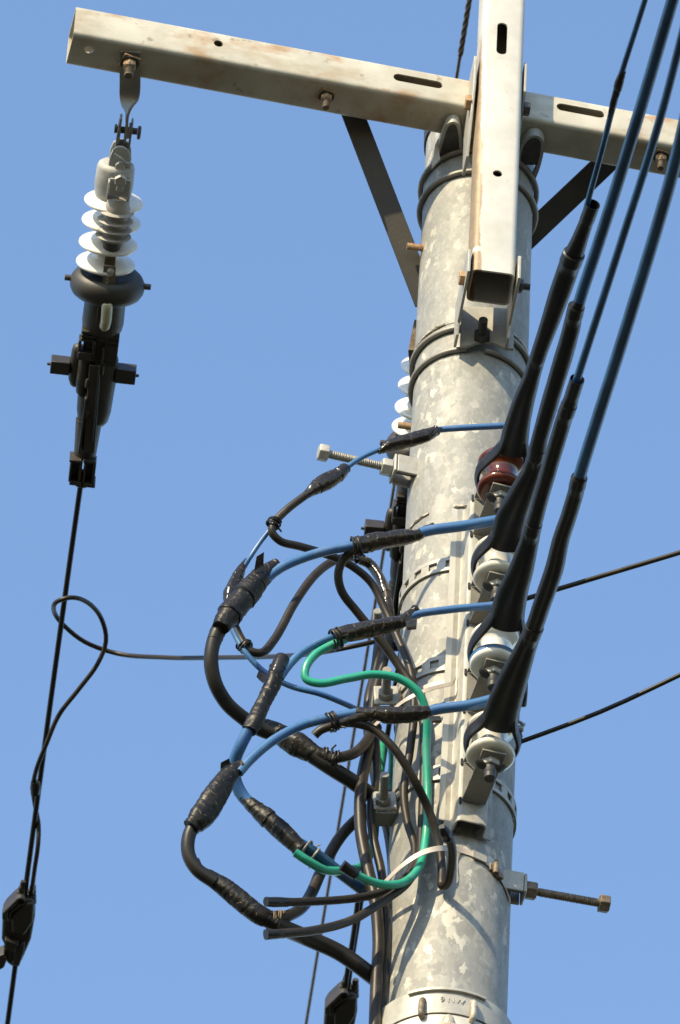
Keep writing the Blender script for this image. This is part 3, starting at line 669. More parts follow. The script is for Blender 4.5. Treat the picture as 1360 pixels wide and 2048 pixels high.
# ================================================================== service cables and their insulator sleeves, coming over the camera
def sleeve(i, z, pts, cable, splice, label, clabel, open_end, cw):
    """pts: (px, py, width px) from the far end of the sleeve down to the hood at the spool"""
    zc = z + GAP / 2
    P3 = [PZ(a, b, zc) for a, b, _ in pts]; org = P3[-1]
    t = Thing('insulator_sleeve', label, 'cable sleeve', org, 'black dead-end sleeves on the service cables')
    P = catmull(P3, .006); S_ = [0]
    for q in range(1, len(P3)): S_.append(S_[-1] + (P3[q] - P3[q - 1]).length)
    k = [mpp(p) / 2 for p in P3]
    lat = [(s / S_[-1], w_ * kk) for s, (_, _, w_), kk in zip(S_, pts, k)]
    ver = [(s / S_[-1], min(w_, 30 + (w_ - 30) * .35) * kk) for s, (_, _, w_), kk in zip(S_, pts, k)]
    sd_ = i * 3.7
    def fn(s, tt, a):
        f = 1 + .05 * noise.noise(V((s * 14 + sd_, math.cos(a) * .8, math.sin(a) * .8))) + .012 * noise.noise(V((s * 60, math.cos(a) * 2, math.sin(a) * 2 + sd_)))
        return f
    shell = sweep(P, ver, 30, True, fn, flat=lat, upvec=UP)
    t.part('sleeve', shell, 'cover', smooth=60)
    if open_end:                                            # the far mouth of the tube stands open
        p = P[0]; d = (P[1] - P[0]).normalized(); r = pts[0][2] * k[0]
        t.part('mouth', lathe(p - d * .004, d, [(0, r * .8), (-.012, r * .84), (-.022, r * 1.0), (-.022, r * 1.07), (.012, r * 1.1), (.02, r)], 32, close=True), 'cover')
    # collars where the lengths of tube push into one another
    for (cx_, cy_, cw_) in splice:
        p = PZ(cx_, cy_, zc); j = min(range(1, len(P) - 1), key=lambda q: (P[q] - p).length); d = (P[j + 1] - P[j - 1]).normalized(); r = cw_ * mpp(p) / 2
        t.part('collar', lathe(P[j], d, [(-.022, r * .86), (-.020, r * .99), (-.004, r * 1.0), (0, r * 1.01), (.002, r * .96), (.016, r * .93)], 30), 'cover')
    # the two straps of the hood, looped round the spool's groove
    c = kp(na, 0, zc); e = P3[-1]; e2 = P3[-2]; hwid = pts[-1][2] * k[-1]
    back = (e2 - e).normalized()
    lp = [e + back * .03 - KT * hwid * .62, e - KT * hwid * .90 + UP * .001, c + KN * .015 - KT * .041 - UP * .006, c - KN * .006 - KT * .039 - UP * .012, c - KN * .028 - KT * .026 - UP * .010, c - KN * .037 - UP * .006, c - KN * .028 + KT * .026 - UP * .010, c - KN * .006 + KT * .039 - UP * .012, c + KN * .015 + KT * .041 - UP * .006, e + KT * hwid * .90 + UP * .001, e + back * .03 + KT * hwid * .62]
    lpP = catmull(lp, .004)
    t.part('strap_loop', sweep(lpP, [.012, .016, .015, .013, .011, .010, .011, .013, .015, .016, .012], 16, flat=[.006, .006, .0045, .004, .004, .004, .004, .004, .0045, .006, .006], upvec=UP), 'cover', smooth=60)
    # the cable
    C3 = [PZ(a, b, zc) for a, b in cable]
    ct = Thing('service_cable', clabel, 'cable', C3[-1], 'service cables running over the camera')
    wv = cw * mpp(C3[-1]) / 2
    far = C3[0] + (C3[0] - C3[1]).normalized() * 4.0
    far.z += .12
    ct.part('cable', sweep(catmull([far] + C3, .03), wv, 16), 'blued')
    return t, ct
C = SPZ
_, c1 = sleeve(0, C[0], [(1177, 432, 28), (1160, 478, 33), (1148, 508, 40), (1139, 530, 45), (1121, 583, 43), (1098, 650, 38), (1076, 713, 32), (1064, 752, 34), (1048, 800, 43), (1033, 860, 54), (1026, 902, 60)],
       [(1290, 0), (1238, 165), (1208, 285), (1170, 425), (1160, 465)], [(1140, 524, 46), (1074, 720, 33)], 'black sleeve ending at the brown insulator, its open mouth highest in the sky', 'thin dark blue service cable with a dark splice, leftmost of the four', True, 12)
_, c2 = sleeve(1, C[1], [(1163, 588, 21), (1158, 606, 25), (1151, 622, 33), (1142, 660, 36), (1125, 720, 37), (1100, 805, 36), (1079, 880, 34), (1066, 935, 38), (1043, 988, 52), (1022, 1040, 64), (1010, 1090, 68)],
       [(1345, 0), (1268, 260), (1205, 462), (1166, 580), (1160, 600)], [(1151, 632, 35), (1071, 915, 36)], 'black sleeve ending at the greyish insulator below the brown one', 'thick blue service cable, second from the left at the top of the picture', False, 25)
_, c3_ = sleeve(2, C[2], [(1147, 782, 28), (1138, 810, 33), (1128, 838, 34), (1108, 905, 33), (1085, 985, 32), (1067, 1050, 33), (1058, 1085, 39), (1040, 1145, 52), (1022, 1198, 65), (1012, 1248, 72)],
       [(1372, 40), (1318, 245), (1240, 492), (1160, 740), (1144, 790)], [(1131, 828, 35), (1063, 1066, 36)], 'black sleeve ending at the blue-rimmed insulator, open mouth at mid height', 'slim blue service cable, third from the left, slipping into an open black tube', True, 17)
_, c4 = sleeve(3, C[3], [(1164, 938, 22), (1158, 958, 30), (1150, 990, 33), (1138, 1030, 33), (1123, 1075, 35), (1108, 1140, 38), (1085, 1205, 37), (1068, 1256, 36), (1052, 1295, 42), (1030, 1350, 58), (1010, 1405, 70), (997, 1450, 74)],
       [(1398, 120), (1345, 345), (1262, 625), (1172, 910), (1160, 950)], [(1153, 972, 34), (1061, 1272, 39)], 'black sleeve ending at the lowest insulator above the channel mouth', 'dark service cable nearest the right edge of the picture', False, 26)
c1p = [PZ(a, b, C[0] + GAP / 2) for a, b in ((1246, 142), (1240, 160), (1232, 188), (1226, 210), (1221, 232))]
Thing_part = c1.o
# dark splice on the thin cable
k_ = mpp(c1p[2]) / 2
me = meshof('splice_tape', *(lambda g_: (g_[0], g_[1]))(tape(c1p, [13, 17, 17, 15, 12], 11)), V(c1.o.location)); link('splice_tape', me, mt['cover'], c1.o, c1.o.location, 60)

# ================================================================== jumper leads
def pts(s, Y0, Y1=None):
    """'x,y x,y ...' -> survey points; the depth runs from Y0 to Y1"""
    q = [tuple(map(float, a.split(','))) for a in s.split()]; n = len(q) - 1
    return [PY(a[0], a[1], (a[2] if len(a) > 2 else (Y0 + ((Y1 if Y1 is not None else Y0) - Y0) * i / max(n, 1)))) for i, a in enumerate(q)]
def lead(name, label, cat, at_, group=None): return Thing(name, label, cat, PY(*at_), group)
def wtie(t, at_, axis_pts, rpx, turns=3, seed=0, m='pe', wr=.0017, sx=1, sy=1, pitch=None):
    p = PY(*at_); a, b = PY(*axis_pts[0]), PY(*axis_pts[1]); t.part('wire_tie', coil(p, (b - a).normalized(), rpx * mpp(p), wr, turns, pitch, .06, seed, sx=sx, sy=sy), m)
GJ = 'jumper leads looping off the left of the pole'
# --- first (top) lead
l1 = lead('jumper_lead', 'top jumper lead: thin blue cable with black taped joints crossing before the step bolt', 'jumper cable', (870, 861, -.17), GJ)
l1.part('cable', wire(pts('1018,851,-.250 1000,852,-.250 940,855,-.248 870,861,-.245 850,868,-.244', 0), 13), 'blue')
l1.part('tape_sleeve', tape(pts('874,860 858,868 830,878 795,887 775,893 757,904', -.243), [20, 31, 31, 30, 24, 11], 1), 'tape')
l1.part('cable', wire(pts('770,894 725,914 690,937 670,950', -.243, -.240), 11), 'blue')
l1.part('tape_sleeve', tape(pts('692,935 676,950 655,963 632,976 607,994', -.238), [22, 31, 34, 28, 15], 2), 'tape')
l1.part('cable_tail', wire(pts('612,990,-.238 575,1018,-.235 552,1042,-.230 544,1064,-.225 560,1082,-.215 600,1093,-.195 650,1108,-.165 700,1130,-.14 742,1165,-.12 768,1215,-.105 795,1275,-.10 822,1345,-.105 828,1420,-.105 820,1500,-.10 808,1580,-.095 814,1640,-.098 830,1700,-.105 815,1752,-.115 772,1780,-.125 740,1791,-.130 700,1798,-.140 600,1804,-.17 533,1803,-.20', 0), 17), 'pe2')
l1.part('end_cap', tape(pts('575,1804 555,1804 532,1803', -.183, -.20), [19, 20, 19], 21, rag=.05), 'cover')
wtie(l1, (547, 1047, -.229), ((560, 1030, -.23), (540, 1070, -.225)), 13, 3, 4)
l1.part('flap', flap(PY(868, 862, -.255), V((.3, 0, .9)).normalized(), V((.6, -.1, .5)).normalized(), .014, .014), 'tape')
l1b = lead('branch_cable', 'thin blue branch from the wire tie down behind the biggest taped joint', 'cable', (548, 1050, -.155))
l1b.part('cable', wire(pts('552,1038,-.222 545,1052,-.222 520,1085,-.21 500,1115,-.20 488,1135,-.19', 0), 10), 'blue')
l1b.part('tape_sleeve', tape(pts('494,1120 484,1136 472,1160 460,1186 455,1206', -.19), [10, 20, 28, 28, 16], 3), 'tape')
l1b.part('cable', wire(pts('456,1200,-.19 456,1235,-.165 470,1270,-.155 495,1310,-.15 530,1345,-.14 580,1372,-.13 640,1388,-.12 690,1408,-.095 740,1432,-.05', 0), 12), 'blue')
# --- loop tied to it
lk3 = lead('drop_cable', 'dusty black cable rising from the small wire tie and bending down along the pole', 'cable', (490, 1292, -.09))
lk3.part('cable', wire(pts('466,1245,-.155 480,1275,-.15 500,1302,-.148 522,1306,-.145 548,1280,-.14 590,1205,-.13 630,1150,-.115 668,1122,-.095 705,1114,-.075 740,1128,-.05 765,1165,-.05 777,1215,-.05 776,1280,-.04 766,1330,-.03 750,1385,-.03 745,1440,-.03 752,1500,-.04 753,1560,-.04 741,1620,-.05 748,1680,-.05 762,1740,-.05 770,1810,-.05 772,1900,-.05 766,1980,-.05 762,2080,-.05', 0), 18), 'pe2')
lk3.part('tape_sleeve', tape(pts('715,1117,-.071 740,1128,-.052 763,1162,-.0505 772,1186,-.0505', 0), [19, 22, 22, 20], 22, rag=.05), 'tape')
lk3.part('tape_sleeve', tape(pts('774,1200,-.0505 778,1225,-.0505 777,1248,-.045', 0), [20, 22, 20], 23, rag=.05), 'tape')
wtie(lk3, (490, 1292, -.150), ((475, 1275, -.15), (500, 1302, -.15)), 14, 3, 9)
# --- second lead
l2 = lead('jumper_lead', 'second jumper lead from the top, its blue cable ending in the largest taped joint', 'jumper cable', (865, 1058, -.18), GJ)
l2.part('cable', wire(pts('1005,1039,-.250 985,1042,-.250 925,1052,-.247 865,1060,-.245 840,1066,-.244', 0), 22), 'blue')
l2.part('tape_sleeve', tape(pts('869,1057 855,1060 835,1070 810,1074 780,1079 745,1086 708,1093', -.243), [22, 22, 34, 36, 37, 38, 34], 4), 'tape')
l2.part('cable', wire(pts('720,1090 670,1098 615,1113 565,1134 530,1158', -.243, -.232), 20), 'blue')
l2.part('tape_sleeve', tape(pts('556,1131 540,1140 520,1156 500,1180 474,1212 452,1238 440,1256', -.230), [32, 42, 50, 50, 52, 50, 34], 5), 'tapem')
l2.part('flap', flap(PY(518, 1142, -.25), V((.7, 0, .7)).normalized(), V((-.1, -.2, 1)).normalized(), .022, .022, .7), 'tape')
l2.part('cable_tail', wire(pts('450,1240,-.225 430,1275,-.215 422,1320,-.20 430,1365,-.18 452,1405,-.155 485,1435,-.13 520,1458,-.11 560,1472,-.10', 0), 30), 'pe')
l2.part('tape_sleeve', tape(pts('442,1250 434,1266 429,1282', -.219, -.213), [32, 33, 30], 6, rag=.06), 'tape')
l2.part('tape_sleeve', tape(pts('520,1448 545,1462 575,1478 605,1494 632,1510 655,1518 672,1523', -.10), [30, 42, 44, 48, 40, 32, 26], 7), 'tapem')
l2.part('cable_tail', wire(pts('625,1512,-.10 660,1535,-.09 700,1560,-.07 745,1592,-.04 790,1612,.02', 0), 32), 'pe')
l2.part('cable_tail', wire(pts('640,1505,-.10 668,1515,-.10 700,1510,-.09 726,1492,-.07 742,1465,-.05 748,1420,-.02 750,1380,.03', 0), 22), 'pe2')
for q, s_ in (((668, 1517, -.10), 12), ((652, 1512, -.10), 14)): wtie(l2, q, ((640, 1508, -.10), (680, 1515, -.10)), 16, 3, s_)
lk2 = lead('drop_cable', 'black cable tied under the second taped joint and falling across the sunlit pole', 'cable', (712, 1098, -.17))
lk2.part('cable', wire(pts('735,1098,-.238 712,1101,-.238 690,1115,-.225 677,1145,-.21 683,1182,-.19 715,1225,-.165 760,1280,-.14 800,1335,-.12 832,1385,-.112 846,1440,-.110 848,1520,-.108 846,1600,-.108 843,1660,-.110 838,1720,-.118 812,1768,-.128 770,1800,-.135 740,1820,-.145 700,1842,-.155 620,1862,-.19 533,1869,-.22', 0), 18), 'pe2')
lk2.part('end_cap', tape(pts('572,1867 555,1868 531,1869', -.206, -.22), [20, 22, 21], 24, rag=.05), 'cover')
wtie(lk2, (712, 1095, -.242), ((695, 1096, -.242), (730, 1092, -.242)), 21, 4, 17)
# --- third lead
l3 = lead('jumper_lead', 'third jumper lead from the top, its blue cable dropping into the open-mouthed tape joint', 'jumper cable', (830, 1228, -.17), GJ)
l3.part('cable', wire(pts('1000,1209,-.250 985,1211,-.250 900,1219,-.247 832,1229,-.245 815,1236,-.244', 0), 16), 'blue')
l3.part('tape_sleeve', tape(pts('834,1222 822,1230 805,1242 780,1250 745,1257 705,1265 668,1273', -.243), [26, 26, 32, 32, 36, 36, 30], 8), 'tape')
l3.part('flap', flap(PY(822, 1240, -.255), V((.9, 0, .2)).normalized(), V((.1, -.2, -.9)).normalized(), .02, .016, .5), 'tape')
l3.part('cable', wire(pts('680,1270 640,1284 600,1308 575,1334 560,1356', -.243, -.237), 17), 'blue')
p3 = PY(560, 1330, -.238); d3 = (PY(548, 1356, -.238) - p3).normalized(); r3 = 18 * mpp(p3)
l3.part('hood', lathe(p3 + d3 * .004, d3, [(0, r3 * .86), (-.012, r3 * .9), (-.016, r3 * 1.02), (-.01, r3 * 1.06), (.012, r3), (.022, r3 * .9)], 28, close=True, sx=1.12, sy=.9), 'tape')
l3.part('tape_sleeve', tape(pts('556,1338 550,1352 543,1372 532,1395 522,1418 510,1442 497,1462', -.238, -.232), [36, 38, 34, 34, 36, 38, 30], 9), 'tapem')
l3.part('flap', flap(PY(530, 1358, -.25), V((.2, 0, .9)).normalized(), V((-.9, -.1, .4)).normalized(), .02, .014, .3), 'tape')
l3.part('cable', wire(pts('500,1455,-.232 482,1490,-.215 469,1525,-.19 471,1562,-.17 487,1594,-.155 510,1615,-.15', 0), 26), 'blue')
l3.part('tape_sleeve', tape(pts('478,1583 492,1600 508,1614 525,1628 548,1648 572,1670 590,1688 604,1702', -.155, -.14), [24, 28, 34, 38, 38, 40, 36, 34], 10), 'tapem')
l3.part('cable_tail', wire(pts('585,1680,-.143 620,1700,-.13 670,1738,-.10 725,1780,-.05 770,1812,-.01 800,1835,.04', 0), 24), 'blued')
wtie(l3, (612, 1702, -.136), ((590, 1685, -.14), (640, 1722, -.13)), 22, 2, 31, 'galvd', .0013)
wtie(l3, (628, 1712, -.132), ((600, 1692, -.14), (650, 1730, -.125)), 18, 2, 33, 'galvd', .0013)
gr = lead('green_lead', 'bright green cable curling from the third taped joint and down the pole front', 'cable', (668, 1285, -.17))
gr.part('cable', wire(pts('690,1279,-.240 665,1289,-.240 632,1308,-.238 612,1335,-.235 612,1358,-.23 640,1367,-.228 695,1357,-.225 750,1349,-.22 800,1358,-.212 838,1387,-.20 853,1430,-.18 853,1500,-.15 855,1600,-.126 851,1680,-.120 838,1735,-.128 805,1766,-.142 760,1768,-.162 715,1751,-.183 690,1737,-.197', 0), 17), 'green')
gr.part('end_cap', tape(pts('712,1749 700,1742 684,1731', -.185, -.20), [20, 21, 23], 25, rag=.25), 'cover')
wtie(gr, (671, 1278, -.242), ((655, 1283, -.242), (690, 1270, -.242)), 20, 4, 41)
gr2 = lead('green_lead', 'darker green cable from the wire-tied joint with a hairpin behind the drops', 'cable', (600, 1712, -.09))
gr2.part('cable', wire(pts('590,1705,-.150 615,1722,-.14 650,1740,-.12 690,1741,-.09 728,1728,-.03 745,1690,0 752,1620,.02 760,1540,.03 770,1482,.04 782,1492,.05 785,1560,.06 783,1680,.07', 0), 18), 'green')
# --- fourth lead
l4 = lead('jumper_lead', 'lowest jumper lead, its blue cable arching to the taped joint at the far left', 'jumper cable', (880, 1418, -.19), GJ)
l4.part('cable', wire(pts('1000,1396,-.255 985,1399,-.255 940,1410,-.252 885,1417,-.248 860,1422,-.246', 0), 22), 'blue')
l4.part('tape_sleeve', tape(pts('890,1413 872,1418 855,1424 820,1429 780,1432 745,1428 712,1424', -.245), [20, 22, 36, 35, 34, 26, 22], 12), 'tape')
l4.part('flap', flap(PY(868, 1432, -.256), V((.9, 0, .1)).normalized(), V((.3, -.1, -.6)).normalized(), .02, .012, .4), 'tape')
l4.part('cable', wire(pts('720,1425 670,1434 605,1450 545,1482 500,1520 478,1545', -.245, -.235), 20), 'blue')
l4.part('tape_sleeve', tape(pts('488,1532 474,1538 458,1552 438,1582 418,1612 398,1640 382,1656', -.235, -.222), [24, 38, 46, 48, 48, 48, 34], 13), 'tapem')
l4.part('flap', flap(PY(452, 1536, -.258), V((.7, 0, .6)).normalized(), V((-.3, -.2, .8)).normalized(), .022, .01, .6), 'tape')
l4.part('cable_tail', wire(pts('396,1636,-.224 378,1672,-.215 377,1708,-.205 395,1740,-.195 430,1765,-.185', 0), 28), 'pe')
l4.part('tape_sleeve', tape(pts('386,1724 398,1743 420,1756 450,1776 480,1800 510,1824 535,1838 556,1850', -.195, -.155), [28, 30, 34, 38, 42, 40, 38, 28], 14), 'tapem')
l4.part('cable_tail', wire(pts('520,1828,-.165 560,1852,-.14 610,1874,-.10 680,1906,-.07 735,1945,-.05 790,1990,.02', 0), 34), 'pe')
l4.part('cable_tail', wire(pts('535,1832,-.163 565,1834,-.145 598,1820,-.11 622,1788,-.06 646,1735,-.05 680,1675,-.04 715,1638,-.03 760,1602,.0 790,1585,.05', 0), 24), 'pe2')
for q, s_ in (((556, 1838, -.152), 51), ((544, 1842, -.156), 53)): wtie(l4, q, ((530, 1832, -.16), (575, 1842, -.15)), 18, 3, s_, 'rustd', .0012)
l5 = lead('looped_cable', 'black cable tied to the arching blue lead, hooked at its frayed end below the channel', 'cable', (665, 1444, -.19))
l5.part('cable', wire(pts('629,1471,-.235 640,1461,-.24 665,1452,-.243 700,1446,-.24 745,1458,-.23 790,1500,-.218 828,1560,-.19 858,1622,-.155 878,1690,-.130 884,1745,-.120 884,1771,-.116 894,1767,-.127 902,1738,-.158 904,1697,-.205 895,1668,-.240', 0), 18), 'pe2')
l5.part('frayed_end', tape(pts('896,1674 890,1664 884,1652', -.238, -.262), [22, 24, 12], 26, rag=.6), 'cover')
l5.part('tape_sleeve', tape(pts('680,1448 700,1442 725,1434 745,1431', -.243), [20, 22, 22, 22], 27, rag=.04), 'tape')
wtie(l5, (664, 1444, -.243), ((645, 1450, -.243), (690, 1436, -.243)), 19, 4, 61)
# --- thick drop down the pole's left side
for lab, s_, w_ in (('thick dusty black cable, foremost of the drops bulging left of the pole', '752,1455,-.02 740,1490,-.04 727,1540,-.06 720,1600,-.07 722,1665,-.07 735,1735,-.07 750,1800,-.07 757,1880,-.06 753,1960,-.06 748,2100,-.06', 25),
                    ('black cable tucked between the pole and the other drops, seen beside the clamps', '758,1290,.02 750,1350,.02 738,1400,.01 737,1460,.02 752,1560,.05 780,1680,.06 786,1760,.06 776,1900,.06 768,2100,.06', 22)):
    t = Thing('drop_cable', lab, 'cable', PY(*[float(v) for v in s_.split()[0].split(',')])); t.part('cable', wire(pts(s_, 0), w_), 'pe2')

# ================================================================== straps round pole and cables
def strap_thing(label, P, w_, th, m='steel', name='steel_strap'):
    P = catmull(P, .005); N = []
    for p in P: N.append(V((p.x, p.y, 0)).normalized())
    t = Thing(name, label, 'strap', P[len(P) // 2]); t.part('strap', ribbon(P, UP * (w_ / 2), th, N), m); return t
R2 = RB + .003
Pl = [PC(1020, 1802, R2), PC(1008, 1768, R2), PC(985, 1735, R2), PC(955, 1713, R2), PC(925, 1702, R2), PY(903, 1697, -.115), PY(884, 1697, -.140), PY(868, 1699, -.146), PY(845, 1706, -.145), PY(812, 1726, -.137), PY(778, 1757, -.11), PY(748, 1796, -.06), PY(760, 1850, .04)]
st = strap_thing('cream steel strap with a screw buckle gathering the lower cables against the pole', Pl, .0115, .0012)
bp = [PC(948, 1709, R2 + .003), PC(975, 1724, R2 + .003)]
st.part('buckle', ribbon([PC(944, 1708, R2 + .001), PC(972, 1721, R2 + .001)], UP * .0075, .003, [V((bp[0].x, bp[0].y, 0)).normalized(), V((bp[1].x, bp[1].y, 0)).normalized()]), 'galv', bevel=.0006)
q = PC(992, 1738, R2 + .004); nq = V((q.x, q.y, 0)).normalized()
st.part('screw', merge(rod(q - UP * .010, UP, .0052, .022, 14), rod(q + UP * .012, UP, .0035, .006, 12)), 'rustd')
st.part('buckle_lug', merge(box(q - nq * .003, nq, nq.cross(UP), UP, .004, .022, .013), box(PC(1000, 1752, R2 + .004), nq, nq.cross(UP), UP, .006, .012, .009)), 'rustd', bevel=.001)
strap_thing('cream strap from the channel over the black cables, above the fourth taped joint', [kp(n0 + .003, -hw - .004, PP(930, 1362, KN * n0, KN).z), PY(905, 1367, -.12), PY(880, 1373, -.126), PY(847, 1383, -.132), PY(812, 1400, -.125), PY(775, 1430, -.08), PY(745, 1457, -.055), PY(750, 1500, .03)], .009, .001)

# ================================================================== step bolts
def stepbolt(px0, py0, px1, py1, Y, m, mh, label, w_=17, hw_=21):
    z = PY(px0, py0, Y).z; a, b = PZ(px0, py0, z), PZ(px1, py1, z); d = (b - a).normalized(); L = (b - a).length; r = w_ * mpp(a) / 2; hr = hw_ * mpp(a)
    t = Thing('step_bolt', label, 'step bolt', a, 'step bolts on the pole')
    t.part('thread', rod(a - d * .05, d, r, .05 + L * .28, 16, thread=.003), m)
    # knurled grip
    vs, fs, uv = sweep([a + d * (L * (.27 + .68 * i / 90)) for i in range(91)], r * 1.04, 24, True, lambda s, t_, an: 1 - .09 * (math.sin(s * 2 * math.pi / .0034) > .2) - .07 * (math.sin(an * 12) > .3))
    t.part('grip', (vs, fs), m, smooth=20)
    t.part('collar', rod(a + d * (L * .94), d, r * .98, L * .07, 16), m)
    t.part('head', hexa(b, d, hr * .86, .017), mh, bevel=.001)
    t.part('nut', hexa(a + d * .012, d, hr * .88, .018), mh, bevel=.0008)
    side = d.cross(UP).normalized()
    br = []
    for s_ in (0,): pass
    c = a + d * .009
    wv = V((d.y, -d.x, 0)).normalized()
    t.part('bracket', box(c, d, wv, UP, .005, .036, .040), 'galv', bevel=.0024)
    for s_ in (-1, 1): t.part('bracket_cheek', box(c - d * .0225 + wv * (s_ * .0155), d, wv, UP, .038, .0045, .040), 'galv', bevel=.001)
    return t
stepbolt(797, 940, 656, 908, -.04, 'galvd', 'galv', 'pale grey knurled step bolt pointing left, crossed by the thin blue lead')
stepbolt(1036, 1777, 1198, 1806, -.03, 'rustd', 'rustd', 'brown weathered step bolt pointing right from the lower pole', 17, 22)

# ================================================================== cable clamps on the pole's left side
def clamp(px, py, label, tall):
    Yc = -.055; t = Thing('stud_clamp', label, 'clamp', PY(px, py, Yc), 'stud clamps left of the pole')
    a, b, c_, d_ = PY(px - 24, py - 20, Yc), PY(px + 26, py - 20, Yc), PY(px + 28, py + 16, Yc), PY(px - 22, py + 16, Yc)
    t.part('plate', prism([a, b, c_, d_], V((0, .005, 0))), 'galv', bevel=.002)
    t.part('lower_flange', prism([d_ + V((0, .0055, 0)), c_ + V((0, .0055, 0)), c_ + V((0, .034, -.002)), d_ + V((0, .034, -.002))], V((0, 0, -.004))), 'galvd')
    e = PY(px + 40, py + 6, Yc + .01)
    t.part('arm', prism([b + V((0, .006, 0)), PY(px + 50, py - 50, Yc + .02), PY(px + 70, py - 40, Yc + .05), PY(px + 60, py + 6, Yc + .05), c_ + V((0, .006, 0))], V((0, .005, 0))), 'galv', bevel=.002)
    p = PY(px, py, Yc - .001)
    t.part('nut', hexa(p, V((0, -1, 0)), .0135, .010), 'galvd', bevel=.0006)
    t.part('stud', rod(p + V((0, -.009, 0)), V((0, -1, .05)).normalized(), .0078, tall, 16, thread=.0024), 'galvd')
clamp(771, 1391, 'upper stud clamp, its bolt end poking up behind the green cable', .048)
clamp(766, 1602, 'lower stud clamp, its bright bolt end clear between the black drops', .050)
t = Thing('stud', 'small bolt end poking up beside the third taped joint', 'bolt', PY(754, 1245, -.03)); t.part('thread', rod(PY(754, 1250, -.03), V((0, -1, .1)).normalized(), .0078, .03, 16, thread=.0024), 'galvd')
t = Thing('anchor_coil', 'small coiled fitting on the right edge of the pole beside the lowest insulator', 'fitting', PY(1036, 1455, .02)); t.part('coil', coil(PY(1035, 1458, .02), UP, .0075, .0028, 3, .0075), 'galvd'); t.part('plate', box(PY(1034, 1478, .02), V((1, 0, 0)), V((0, 1, 0)), UP, .016, .016, .012), 'dark')
t = Thing('side_clamp', 'grey clamp half hidden behind the pole on its right, by the lowest sleeve', 'clamp', PY(1046, 1370, .03))
t.part('plate', box(PY(1044, 1345, .02), V((1, 0, 0)), V((0, 1, 0)), UP, .014, .03, .06), 'galv', bevel=.003); t.part('foot', box(PY(1045, 1388, .02), V((1, 0, 0)), V((0, 1, 0)), UP, .016, .036, .03), 'dark', bevel=.004)

# ================================================================== clamp at the foot of the picture
zc = zpole(893, 1984, RB)
fc_ = Thing('pole_clamp', 'broad steel collar round the pole at the bottom edge, with pins and a rusty bolt', 'clamp', (0, 0, zc))
RC = RB + .010 + .001
fc_.part('collar', hband(zpole(893, 2004, RB + .012), RB + .0125, .050, .003), 'galv')
fc_.part('stop_strip', hband(zpole(893, 1984, RB + .012), RB + .0125, .005, .0085, -30, 32, 2), 'galv')
fc_.part('inner_sleeve', hband(zpole(893, 2075, RB + .010), RB + .0115, .09, .002), 'varm')
for px in (845, 947):
    a = PC(px, 1998 if px < 900 else 2003, RB + .019); n_ = V((a.x, a.y, 0)).normalized(); b = PC(px - 2, 2030 if px < 900 else 2037, RB + .019)
    fc_.part('pin', sweep(catmull([a - n_ * .004, a + n_ * .001 - UP * .004, b + n_ * .002, b - n_ * .006], .003), .0052, 12), 'rustd' if px < 900 else 'weld')
hb_ = PC(895, 2072, RB + .02); nn = V((hb_.x, hb_.y, 0)).normalized()
fc_.part('bolt_cover', lathe(hb_ - nn * .012, (nn * .55 + UP * .83).normalized(), [(0, .034), (.012, .036), (.022, .030), (.028, .012), (.038, .008), (.042, .003)], 28, sy=1.0), 'weld')

# ================================================================== embossed lettering
def text3(body, size, pos, right, up_, m, th, name='lettering'):
    cu = bpy.data.curves.new(name, 'FONT'); cu.body = body; cu.size = size; cu.extrude = .0006; cu.align_x = 'CENTER'; cu.align_y = 'CENTER'; cu.resolution_u = 2
    o = bpy.data.objects.new(name, cu); COL.objects.link(o); bpy.context.view_layer.update()
    me = bpy.data.meshes.new_from_object(o.evaluated_get(bpy.context.evaluated_depsgraph_get())); bpy.data.objects.remove(o, do_unlink=True); bpy.data.curves.remove(cu)
    n_ = right.cross(up_).normalized(); mw = Matrix(((right.x, up_.x, n_.x, pos.x), (right.y, up_.y, n_.y, pos.y), (right.z, up_.z, n_.z, pos.z), (0, 0, 0, 1)))
    me.transform(Matrix.Translation(-th.org) @ mw); me.materials.clear(); o = link(name, me, mt[m], th.o, th.org, 0); return o
pt = PC(905, 2001, RB + .0157); nn = V((pt.x, pt.y, 0)).normalized(); rr_ = UP.cross(nn).normalized()
text3('9 NW', .015, pt, rr_, UP, 'galv', fc_)

# ================================================================== strain insulator string, arrester and clamp cover
SL = -math.tan(R_(20))                                        # the string hangs 20 degrees down from its crossarm bolt
P0 = PZ(258, 152, ZA - S - .006)
lo, hi = .01, 3.0
for _ in range(40):
    mid = (lo + hi) / 2; q = PY(162, 965, P0.y + mid)
    if (q.z - P0.z) / math.hypot(q.x - P0.x, q.y - P0.y) > SL: hi = mid
    else: lo = mid
P1 = PY(162, 965, P0.y + lo)
print('STR', P0, P1, (P1 - P0).length)
SA = (P1 - P0).normalized(); SR = (CR - SA * CR.dot(SA)).normalized(); SN = SR.cross(SA)
if SN.dot(VW) > 0: SN = -SN
def SP(px, py, n=0.0): return PP(px, py, P0 + SN * n, SN)      # sight line to the string's own plane, n metres toward the camera
def mm(px): return px * mpp(P0)
def sbox(th, name, x0, y0, x1, y1, n0, n1, m, bevel=.002, parent=None, rot=0):
    c = SP((x0 + x1) / 2, (y0 + y1) / 2, (n0 + n1) / 2); c = c
    a, r = SA, SR
    if rot: a = Matrix.Rotation(R_(rot), 3, SN) @ SA; r = Matrix.Rotation(R_(rot), 3, SN) @ SR
    return th.part(name, box(c, r, a, SN, mm(x1 - x0), mm(y1 - y0) / .93, abs(n1 - n0)), m, parent, bevel=bevel)
